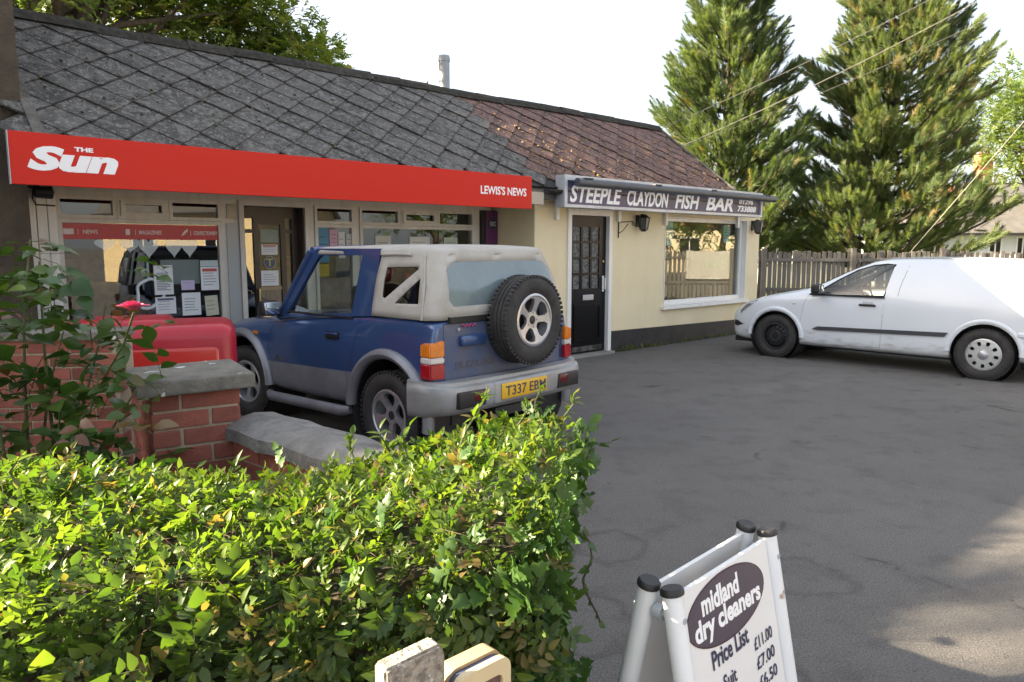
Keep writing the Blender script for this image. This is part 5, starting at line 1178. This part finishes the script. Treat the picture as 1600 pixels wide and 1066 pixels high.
P, Nn = hedge_points(2200, 'top'); addstuff('clipped_twigs', (np.array([(-.02, 0, 0), (.02, 0, 0), (0, 0, .03), (0, 1, 0)]), np.array([(0, 1, 3), (1, 2, 3), (2, 0, 3)])), M['twig'], hd, P, Nn, .03, .09, up=.0, spread=1.0, inset=.05)
P, Nn = hedge_points(1100, 'front'); k = P[:, 0] < -.55; addstuff('foliage', sp5, M['hedgeleaf'], hd, P[k], Nn[k], .065, .12, up=.3, inset=.08)
P, Nn = hedge_points(3400, 'front'); k = (P[:, 0] > -1.3); addstuff('foliage', sph, M['hedgedark'], hd, P[k], Nn[k], .042, .07, up=.3, inset=.10)
P, Nn = hedge_points(1500, 'front'); addstuff('foliage', sp7, M['hedgedark'], hd, P, Nn, .06, .11, up=.1, inset=.12)
P, Nn = cat_(hedge_points(800, 'end'), hedge_points(260, 'back')); addstuff('ivy', spi, M['ivyleaf'], hd, P, Nn, .06, .105, up=-.1, inset=.09)
P, Nn = hedge_points(260, 'top'); k = P[:, 0] > -.6; addstuff('ivy', spi, M['ivyleaf'], hd, P[k], Nn[k], .05, .085, up=.2, inset=.05)
P, Nn = hedge_points(450, 'front'); k = P[:, 0] > -.45; addstuff('ivy', spi, M['ivyleaf'], hd, P[k], Nn[k], .07, .12, up=-.2, inset=.05)
# woody inside
bm = bmesh.new(); rr = random.Random(4)
for q in range(70):
    x = rr.uniform(-HL, -.05); y = rr.uniform(.15, HW - .12); p = Vector((x, y, 0)); pts = [p]; 
    for j in range(4): p = p + Vector((rr.uniform(-.12, .12), rr.uniform(-.1, .1), .245)); p.y = min(max(p.y, .06), HW - .06); p.x = min(p.x, -.03); pts.append(p)
    tube(bm, pts, [.016, .013, .010, .007, .004], 5)
bobj('stems', bm, M['twig'], hd, True)
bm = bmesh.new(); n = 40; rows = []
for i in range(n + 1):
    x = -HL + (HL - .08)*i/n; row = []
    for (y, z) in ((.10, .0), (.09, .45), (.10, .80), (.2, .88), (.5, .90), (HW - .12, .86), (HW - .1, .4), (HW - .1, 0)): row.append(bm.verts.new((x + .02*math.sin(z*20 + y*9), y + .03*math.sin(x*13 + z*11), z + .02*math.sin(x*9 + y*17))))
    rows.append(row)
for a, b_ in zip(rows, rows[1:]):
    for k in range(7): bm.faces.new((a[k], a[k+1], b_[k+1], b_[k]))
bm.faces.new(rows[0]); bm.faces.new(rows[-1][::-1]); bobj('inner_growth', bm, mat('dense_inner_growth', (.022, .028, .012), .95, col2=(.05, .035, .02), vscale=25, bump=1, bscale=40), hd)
def single_leaves(name, bases, m, parent, P, Nn, smin, smax, up=.3, spread=.6):
    mes = []
    for V, Fc in bases:
        me = np_mesh(name, V, Fc, np.zeros(len(V))); me.materials.append(m); mes.append(me)
    pos, rot = place(P, Nn, up, spread, .0); r = random.Random(5)
    for p, q in zip(pos, rot):
        o = bpy.data.objects.new(name, r.choice(mes)); COL.objects.link(o); o.parent = parent; s = r.uniform(smin, smax)
        o.matrix_local = Matrix.Translation(Vector(p)) @ Matrix(q.tolist()).to_4x4() @ Matrix.Scale(s, 4)
P1, N1 = hedge_points(150, 'top'); P2, N2 = hedge_points(150, 'front'); k1, k2 = P1[:, 0] > -2.0, P2[:, 0] > -1.6
P1[:, 2] += .012; P2[:, 1] -= .02
single_leaves('leaf', [OV, leaf_base(.6, .06, .2), leaf_base(.5, .16, .05)], M['hedgeleaf'], hd, np.concatenate([P1[k1], P2[k2]]), np.concatenate([N1[k1], N2[k2]]), .028, .050)
# shoots standing up out of the top
def shoot(parent, base, tip, n, size, m, seed, base_leaf=NV):
    r = random.Random(seed); b0, t0 = Vector(base), Vector(tip); pts = [b0.lerp(t0, k/6) + Vector((.012*math.sin(k*1.3 + seed), .01*math.cos(k*1.7), 0))*(k > 0) for k in range(7)]
    tubeobj('shoot', pts, [.005 - .0005*k for k in range(7)], M['greenstem'], parent, 6)
    P = np.array([pts[min(6, int(6*(.25 + .75*k/n)))].lerp(pts[min(6, int(6*(.25 + .75*k/n)) + 1)], r.random()) for k in range(n)]); D = rng.normal(0, .8, (n, 3)) + np.array((t0 - b0).normalized())*.6
    rot = frames(D); me = scatter('shoot_leaves', base_leaf[0], base_leaf[1], P, rot, rng.uniform(size*.7, size*1.2, n)); tag(link('shoot_leaves', me, m, parent), kind='stuff')
shoot(hd, (-.28, .45, 1.0), (-.20, .62, 1.24), 34, .04, M['hedgeleaf'], 1)
for i, (x, y, hgt) in enumerate(((-.52, .70, .11), (-.46, .62, .12), (-.60, .74, .10), (-.05, .78, .10), (.02, .70, .08), (-1.75, .55, .11), (-1.55, .6, .12), (-1.35, .5, .10), (-.9, .66, .07), (-2.0, .5, .1), (-.12, .6, .09))):
    shoot(hd, (x, y, float(hz(x, y)) - .05), (x + .04*math.sin(i*2.0), y + .03, float(hz(x, y)) + hgt), 18, .034, M['hedgeleaf'], 10 + i)
for i, (x, y, z) in enumerate(((.10, .75, .98), (.16, .55, .80), (.10, .35, .62), (.14, .2, .5))):  # trailing ivy on the end
    b0 = Vector((x - .06, y, z)); P = np.array([b0 + Vector((.02*math.sin(k) + .012*k*.4, .02*math.cos(k*1.3), -.035*k)) for k in range(9)]); rot = frames(np.tile([.4, 0, -1.], (9, 1)) + rng.normal(0, .5, (9, 3)), np.tile([1., -.5, .2], (9, 1)))
    tubeobj('trailing_stem', [tuple(p) for p in P], .003, M['twig'], hd, 5); me = scatter('ivy', IV[0], IV[1], P, rot, rng.uniform(.028, .042, 9)); tag(link('ivy', me, M['ivyleaf'], hd), kind='stuff')

HSH = Matrix(((1, .31/HW, 0, 0), (0, 1, 0, 0), (0, 0, 1, 0), (0, 0, 0, 1)))      # the hedge's end is cut askew: its back runs further right
for ch in hd.children:
    if ch.data.users == 1: ch.data.transform(HSH)
    else: ch.location.x += ch.location.y*.31/HW
# rose bush
rs = empty('rose_bush', (-1.88, 2.72, 0), 0, 'leggy dark green rose bush with one pink bloom against the brick wall', 'bush')
rr = random.Random(21); rp, rd = [], []
tips = [(-.30, .05, 1.62), (.02, .10, 1.66), (.16, -.02, 1.58), (.42, -.10, 1.20), (.30, .10, 1.42), (-.45, .0, 1.30), (-.20, -.15, 1.45), (.10, .15, 1.30), (-.05, -.10, 1.22), (.52, -.05, 1.12), (-.55, .1, 1.05), (.22, -.1, 1.05), (-.35, -.1, 1.15), (.05, -.18, 1.45)]
bm = bmesh.new()
for i, (tx, ty, tz) in enumerate(tips):
    b0 = Vector((rr.uniform(-.16, .20), rr.uniform(-.08, .10), 0)); t0 = Vector((tx, ty, tz)); pts = []
    for k in range(10):
        t = k/9; p = b0.lerp(t0, t); p.x += .06*math.sin(t*3 + i)*t*(1 - t)*3; p.y += .05*math.cos(i*2 + t*4)*t; pts.append(p)
    tube(bm, pts, [.012 - .001*k for k in range(10)], 6)
    for k in range(5, 10):
        for q in range(1):
            rp.append(pts[k] + Vector((rr.uniform(-.02, .02),)*3)); rd.append(Vector((rr.gauss(0, 1), rr.gauss(-.35, .8), rr.gauss(.15, .5))))
bobj('stems', bm, M['greenstem'], rs, True)
mes = [np_mesh('leaflet', *b_, np.full(len(b_[0]), 0.0)) for b_ in (leaf_base(.66, .08, .15), leaf_base(.72, .05, .25), leaf_base(.60, .14, .08))]
for me in mes: me.materials.append(M['roseleaf'])
cnt = 0
bm = bmesh.new()
for p, d in zip(rp, rd):                                # compound leaves: five leaflets on a stalk
    if cnt > 294: break
    d = d.normalized(); side = d.cross(Vector((0, 0, 1))).normalized(); Lf = rr.uniform(.11, .16); end = p + d*Lf + Vector((0, 0, -.02)); tube(bm, [p, p + d*Lf*.5 + Vector((0, 0, .01)), end], .002, 4)
    for t, sd in ((1.0, 0), (.72, 1), (.72, -1), (.36, 1), (.36, -1)):
        if rr.random() < .12: continue
        dd = (d + side*sd*1.1).normalized() + Vector((0, 0, rr.uniform(-.3, .1))); pos = p.lerp(end, t)
        q = frames(np.array([dd]), np.array([[rr.gauss(0, .35), rr.gauss(-.25, .35), 1.]]))[0]
        o = bpy.data.objects.new('leaflet', rr.choice(mes)); COL.objects.link(o); o.parent = rs; o.matrix_local = Matrix.Translation(pos) @ Matrix(q.tolist()).to_4x4() @ Matrix.Scale(rr.uniform(.065, .10), 4); cnt += 1
tag(bobj('leaf_stalks', bm, M['greenstem'], rs, True), kind='stuff')
PR = []
for q in range(140):
    tx, ty, tz = tips[q % len(tips)]; t_ = rr.uniform(.55, 1.0); PR.append((tx*t_*1.1 + rr.gauss(.02, .10), ty + rr.gauss(0, .10), tz*t_ + rr.gauss(0, .09)))
PR = np.array(PR); sr = sprig(*leaf_base(.66, .08, .15), 5, .50, seed=17); me = scatter('foliage', sr[0], sr[1], PR, frames(rng.normal(0, 1, PR.shape) + np.array([0, -.4, .15])), rng.uniform(.13, .20, len(PR))); tag(link('foliage', me, M['roseleaf'], rs), kind='stuff')
bl = bmesh.new(); bc = Vector((.625, -.28, 1.425))
for ring, (n, rad, open_) in enumerate(((5, .012, .3), (6, .02, .55), (7, .03, .9), (7, .038, 1.2))):
    for k in range(n):
        a = 2*math.pi*k/n + ring; o_ = Vector((math.cos(a), math.sin(a)*.8, 0)); s_ = Vector((-math.sin(a), math.cos(a), 0)); up = Vector((0, -.5, .8)).normalized()
        b0 = bc + o_*rad*.3; m0 = bc + o_*rad*1.0 + up*.018; t0 = bc + o_*rad*(1 + .35*open_) + up*.03*(1.35 - open_*.6)
        vs = [bl.verts.new(v) for v in (b0, m0 - s_*.015, t0 - s_*.010, t0 + s_*.010, m0 + s_*.015)]; bl.faces.new(vs)
bobj('bloom', bl, mat('pink_petals', (.72, .10, .24), .6, var=.2, vscale=30), rs, True); tubeobj('bloom_stem', [(.40, -.09, 1.16), (.54, -.2, 1.30), (.62, -.275, 1.415)], .004, M['greenstem'], rs, 5)
lw = empty('undergrowth', (-1.8, 2.4, 0), 0, 'dark low weeds growing at the foot of the rose bush', 'weeds')
P = np.stack([rng.uniform(-1.8, .35, 260), rng.uniform(-.5, .9, 260), rng.uniform(.02, .20, 260)], 1); me = scatter('weed_leaves', *sp5, P, frames(rng.normal(0, .8, (260, 3)) + np.array([0, 0, .7])), rng.uniform(.08, .18, 260)); tag(link('weed_leaves', me, M['roseleaf'], lw), kind='stuff')

# ------------------------------------------------------------------ trees
M['bark'] = mat('grey_brown_bark', (.10, .08, .06), .95, col2=(.05, .04, .03), vscale=6, stretch=(4, 4, 1), bump=1, bscale=20)
M['pinebark'] = mat('dark_pine_bark', (.055, .042, .032), .95, var=.5, vscale=6, bump=1, bscale=15)
M['pine'] = leafmat('pine_needles', (.064, .106, .043), (.16, .195, .077), (.21, .17, .085), .36, .6)
def tuft_base(seed, n=46):
    r = random.Random(seed); V = []; Fc = []
    for k in range(n):
        t = (k/n)**.8; a = k*2.39996; tilt = R(58 - 42*t + r.uniform(-10, 10)); d = np.array([math.sin(tilt)*math.cos(a), math.cos(tilt), math.sin(tilt)*math.sin(a)]); b = np.array([0, t*.72, 0]); s = np.cross(d, [0.3, .2, .9]); s /= np.linalg.norm(s)
        L_ = .34*r.uniform(.8, 1.15); w = .021; o = len(V); V += [b - s*w, b + s*w, b + d*L_]; Fc.append((o, o + 1, o + 2))
    o = len(V); V += [np.array([-.012, 0, 0]), np.array([.012, 0, 0]), np.array([0, .75, 0])]; Fc.append((o, o + 1, o + 2)); return np.array(V), np.array(Fc)
def pine(loc, H, env, label, seed, lean=0.0, trunk_dx=0.0):
    r = random.Random(seed); t = empty('pine_tree', loc, 0, label, 'tree', 'pine trees behind the fence')
    tubeobj('trunk', [(trunk_dx*(1 - k/8)**2, .0, H*.97*k/8) for k in range(9)], [.24*(1 - k/8)**.8 + .02 for k in range(9)], M['pinebark'], t, 12)
    pos, dirs = [], []; bm = bmesh.new(); h = .9; az = 0
    while h < H*.985:
        rad = env(h/H); nl = 6 if h > 2 else 5
        for q in range(nl):
            az += 2.4 + r.uniform(-.4, .4); L_ = rad * r.uniform(.78, 1.10); rise = r.uniform(.15, .38) + .40*(h/H)
            c, s = math.cos(az), math.sin(az); b0 = Vector((trunk_dx*(1 - h/H)**2, 0, h)); pts = []
            for k in range(7):
                u = k/6; pts.append(b0 + Vector((c*L_*u, s*L_*u, L_*(rise*u - .25*u + .30*u*u))))
            tube(bm, pts, [.045*(1 - k/7)*(rad/3 + .3) + .008 for k in range(7)], 5, False)
            nt = int(8 + 19*L_)
            for j in range(nt):
                u = .22 + .78*(j/nt)**.75 + r.uniform(-.03, .03); u = min(u, 1.02); i0 = min(5, int(u*6)); p = pts[i0].lerp(pts[i0+1], u*6 - i0)
                lat = r.uniform(-1, 1)*.42*L_*(1.12 - u)**.8*.9; p = p + Vector((-s*lat, c*lat, r.uniform(-.10, .22)))
                pos.append(p); dirs.append(Vector((c*.75 - s*lat*.8 + r.gauss(0, .3), s*.75 + c*lat*.8 + r.gauss(0, .3), .85 + r.gauss(0, .3))))
        h += .30 + .10*r.random()
    bobj('branches', bm, M['pinebark'], t, True)
    pos, dirs = np.array(pos), np.array(dirs); n = len(pos); rnd = np.clip(.45 + .35*noise3(pos, 1.1, seed) + rng.normal(0, .14, n), 0, .93)
    for k in range(2):
        sel = np.arange(n) % 2 == k; b = tuft_base(seed + k); me = scatter('crown', b[0], b[1], pos[sel], frames(dirs[sel], roll=rng.uniform(0, 6, sel.sum())), rng.uniform(.36, .62, sel.sum()), rnd[sel]); tag(link('crown', me, M['pine'], t), kind='stuff')
    return t
def env1(q): return 3.6*max(.02, (1 - q))**.72*(1 if q > .12 else .75 + q*2)
pine((7.55, 26.5, 0), 11.9, env1, 'left conical pine tree behind the fish bar roof', 31)
pine((13.6, 26.5, 0), 13.6, lambda q: 4.15*max(.02, (1 - q))**.58*(.92 + .1*math.sin(q*17)), 'broad right pine tree standing behind the white van', 47, trunk_dx=-1.0)

def broad_tree(name, loc, H, R_, zc, m, label, n=1500, seed=1, trunk_r=.22, size=(.30, .55), base=None, squash=1.0, clumps=26):
    r = random.Random(seed); t = empty(name, loc, 0, label, 'tree'); bm = bmesh.new()
    tube(bm, [(.06*math.sin(k), .05*math.cos(k*1.3), zc*.95*k/6) for k in range(7)], [trunk_r*(1 - .09*k) for k in range(7)], 10); bobj('trunk', bm, M['bark'], t, True)
    bm = bmesh.new(); P, D = [], []
    for q in range(clumps):
        th = r.uniform(0, 2*math.pi); ph = math.asin(r.uniform(-.6, 1)); rad = R_*(.55 + .5*r.random()); c = Vector((math.cos(th)*math.cos(ph)*rad, math.sin(th)*math.cos(ph)*rad, zc + math.sin(ph)*rad*squash))
        b0 = Vector((0, 0, zc*r.uniform(.5, .95))); mid = b0.lerp(c, .5) + Vector((r.gauss(0, .25), r.gauss(0, .25), .3)); tube(bm, [b0, b0.lerp(mid, .5) + Vector((0, 0, .1)), mid, c], [.09*trunk_r/.22, .07*trunk_r/.22, .045*trunk_r/.22, .012], 6, False)
        cr = R_*r.uniform(.24, .42)
        for j in range(n // clumps):
            d = Vector((r.gauss(0, 1), r.gauss(0, 1), r.gauss(0, .8))).normalized(); P.append(c + d*cr*r.random()**.4); D.append(d + Vector((0, 0, .1)))
    bobj('limbs', bm, M['bark'], t, True)
    P, D = np.array(P), np.array(D) + rng.normal(0, .5, (len(P), 3)); rnd = np.clip(.5 + .3*noise3(P, 1.0, seed) + rng.normal(0, .18, len(P)), 0, .95)
    b = base or sprig(*NV, 9, .34, seed=seed); me = scatter('crown', b[0], b[1], P, frames(D), rng.uniform(*size, len(P)), rnd); tag(link('crown', me, m, t), kind='stuff'); return t
M['ash'] = leafmat('ash_leaf', (.065, .110, .024), (.16, .20, .045), (.24, .22, .07), .48, .45)
M['lime'] = leafmat('pale_broadleaf', (.075, .125, .025), (.15, .19, .05), (.24, .22, .08), .42, .5)
broad_tree('ash_tree', (-8.5, 14.4, 0), 10, 3.45, 6.95, M['ash'], 'leafy ash tree rising behind the newsagent roof at top left', 4200, 3, .26, (.32, .56), squash=.72, clumps=46)
broad_tree('ash_tree', (-4.85, 16.2, 0), 7, 1.15, 5.75, M['ash'], 'small pale leafy treetop right of the ash behind the ridge', 900, 8, .12, (.28, .5), clumps=16)
broad_tree('oak_tree', (27.6, 39.5, 0), 10, 3.7, 6.8, M['lime'], 'pale green broadleaf tree at the far right behind the bungalow', 2600, 5, .3, (.4, .7), clumps=34)
broad_tree('fence_shade_tree', (-.9, 16.6, 0), 5, 1.75, 3.1, M['ash'], 'unseen tree added behind the fish bar to shade the fence', 900, 15, .15, (.3, .5), squash=.7)  # added out of view to keep the sun off the back fence
broad_tree('oak_tree', (31.5, 33.0, 0), 9, 3.6, 6.4, M['lime'], 'rounded broadleaf tree beyond the right end of the bungalow', 1500, 6, .3, (.4, .7))
broad_tree('garden_tree', (24, 17.5, 0), 7, 3.0, 3.6, M['lime'], 'bushy garden tree beyond the side fence mirrored in the fish bar window', 1400, 9, .2, (.4, .7))
broad_tree('garden_tree', (23, 5.5, 0), 7, 2.6, 3.6, M['ash'], 'garden tree across the road mirrored in the newsagent windows', 1000, 12, .2, (.4, .7))
# ------------------------------------------------------------------ houses in the background
M['slateroof'] = mat('grey_brown_roof', (.125, .118, .112), .85, col2=(.085, .08, .078), vscale=2, bump=.5, bscale=12)
M['bluepale'] = mat('whitewashed_wall', (.66, .68, .70), .8, var=.08, vscale=2)
house('bungalow', (18.5, 35.5, 0), R(-4), 13.5, 6, 2.5, 4.25, M['bluepale'], M['slateroof'], 'white bungalow with grey hipped roof at the far right', wins=((4.1, 1.05, .62, 1.1), (5.35, 1.05, .62, 1.1), (1.2, 1.05, .9, 1.1), (8.4, 1.05, 1.0, 1.1)), hip=1.0, over=.35)
house('cottage', (11.2, 33.0, 0), R(6), 4.6, 5, 2.2, 3.9, mat('pale_cottage_wall', (.62, .60, .56), .85), mat('blue_slate_roof', (.16, .19, .23), .6, var=.2, vscale=2), 'small pale cottage with blue slate roof glimpsed between the pines', wins=((.6, .9, .8, 1.0), (2.8, .9, .8, 1.0)))
house('brick_house', (30.0, 47, 0), R(5), 9, 7, 4.0, 6.0, mat('far_brick_wall', (.34, .13, .08), .9, var=.3, vscale=6), M['slateroof'], 'red brick house whose chimney shows above the far trees', wins=((1.5, 3.0, 1.1, 1.2), (5.5, 3.0, 1.1, 1.2)), chim=(1.6, 7.9))
house('orange_roof_house', (40, 28, 0), R(-90), 16, 8, 3.2, 6.4, M['cream'], mat('orange_tile_roof', (.44, .17, .07), .85, var=.3, vscale=4), 'house with orange tiled roof mirrored in the fish bar window', wins=((3, 1, 1.4, 1.3), (9, 1, 1.4, 1.3)), chim=(6.0, 7.6))
house('cream_house', (21, -2.2, 0), R(-80), 8.5, 7, 3.4, 6.2, mat('cream_house_wall', (.70, .56, .33), .85, var=.1), M['slateroof'], 'cream house across the road mirrored in the newsagent window', wins=((1.5, 1, 1.3, 1.3), (5.5, 1, 1.3, 1.3)), chim=(4.0, 7.4))
# ------------------------------------------------------------------ overhead wires
up_ = empty('utility_pole', (16.2, 17.0, 0), 0, 'tall timber utility pole right of the car park carrying the wires', 'pole')
tubeobj('shaft', [(0, 0, 0), (0, 0, 11.2)], [.15, .10], M['bark'], up_, 12); box('crossarm', M['bark'], up_, -.7, .7, -.06, .06, 10.6, 10.75)
for q in (-.6, 0, .6):
    b = bmesh.new(); lathe(b, [(.03, 10.75), (.05, 10.80), (.03, 10.88), (.001, 10.9)], 10, 'z', (q, 0, 0)); bobj('insulator', b, M['paper'], up_, True)
wm = mat('pale_cable', (.26, .24, .21), .6); wd = mat('dark_cable', (.16, .15, .14), .6)
g0 = W(3.62, RY, RZ + .02)
def wire(a, b, sag, rad, label, m):
    a, b = Vector(a), Vector(b); o = tubeobj('overhead_wire', [a.lerp(b, k/24) - Vector((0, 0, sag*4*(k/24)*(1 - k/24))) for k in range(25)], rad, m, None, 5); return tag(o, label, 'wire', 'overhead wires')
wire(g0, (15.6, 17.0, 10.85), .35, .007, 'thin upper overhead wire running from the roof end past the pines', wd)
wire(W(3.62, RY - .45, RZ - .38), (16.2, 17.0, 10.6), .35, .008, 'pale overhead wire running from the gable across the pines', wm)
wire(W(3.64, RY + .3, RZ - .55), (16.8, 17.0, 10.0), .4, .005, 'faint lowest overhead wire crossing the pines', wd)
wire((10.22, 19.05, 1.5), (16.2, 17.0, 10.4), .05, .008, 'steep pale stay wire rising from the fence behind the van', wm)
broad_tree('forecourt_shade_tree', (-15.6, 2.5, 0), 12, 2.0, 7.6, M['ash'], 'unseen tall tree added beyond the neighbouring house to shade the forecourt', 1500, 23, .2, (.35, .6), squash=1.9, clumps=34)  # added out of frame; its crown trims the sunlit patch on the forecourt
broad_tree('rose_shade_shrub', (-4.4, 2.95, 0), 3, .74, 2.05, M['ash'], 'unseen shrub added left of the rose bush to shade it', 900, 19, .06, (.2, .34), squash=1.35, clumps=20)  # added out of frame to cast shade over the rose and pier
# loose grit on the forecourt and weeds along the wall foot
ng = 2600; gx = np.concatenate([rng.uniform(.2, 4.5, 1800), rng.uniform(-1, 7, 800)]); gy = np.concatenate([1.9 + 5*rng.random(1800)**1.6, rng.uniform(3, 12, 800)])
P = np.stack([gx, gy, np.full(ng, .003)], 1); bv = np.array([(.6, 0, 0), (-.2, .5, 0), (-.4, -.45, 0), (.05, .05, .55)]); me = scatter('loose_grit', bv, np.array([(0, 1, 3), (1, 2, 3), (2, 0, 3)]), P, frames(np.stack([rng.normal(0, 1, ng), rng.normal(0, 1, ng), np.zeros(ng)], 1)), .003 + .007*rng.random(ng)**3)
tag(link('loose_grit', me, mat('grit_stones', (.22, .21, .195), .9, var=.4, vscale=3)), 'loose grit scattered over the tarmac forecourt', 'grit', kind='stuff')
nw = 130; uu = np.concatenate([rng.uniform(.1, 4.4, 100), rng.uniform(.3, 1.2, 30)]); P = np.array([tuple(W(float(u_), -.03 - .05*random.random(), .0)) for u_ in uu]); me = scatter('wall_weeds', *sp7, P, frames(rng.normal(0, .5, (nw, 3)) + np.array([0, 0, .8])), rng.uniform(.03, .08, nw))
tag(link('wall_weeds', me, M['ash']), 'small weeds along the foot of the fish bar plinth', 'weeds', kind='stuff')
# grass along the fence foot
nb_ = 900; P = np.stack([rng.uniform(5.6, 13.4, nb_), rng.uniform(18.4, 19.12, nb_), np.zeros(nb_)], 1); bv = np.array([(-.06, 0, 0), (.06, 0, 0), (0, 1, .0)]); me = scatter('grass_verge', bv, np.array([(0, 1, 2)]), P, frames(np.tile([0, -.1, 1.], (nb_, 1)) + rng.normal(0, .25, (nb_, 3)), np.tile([0, -1., 0], (nb_, 1))), rng.uniform(.12, .32, nb_))
tag(link('grass_verge', me, M['lime']), 'strip of grass along the foot of the paling fence', 'grass', kind='stuff')
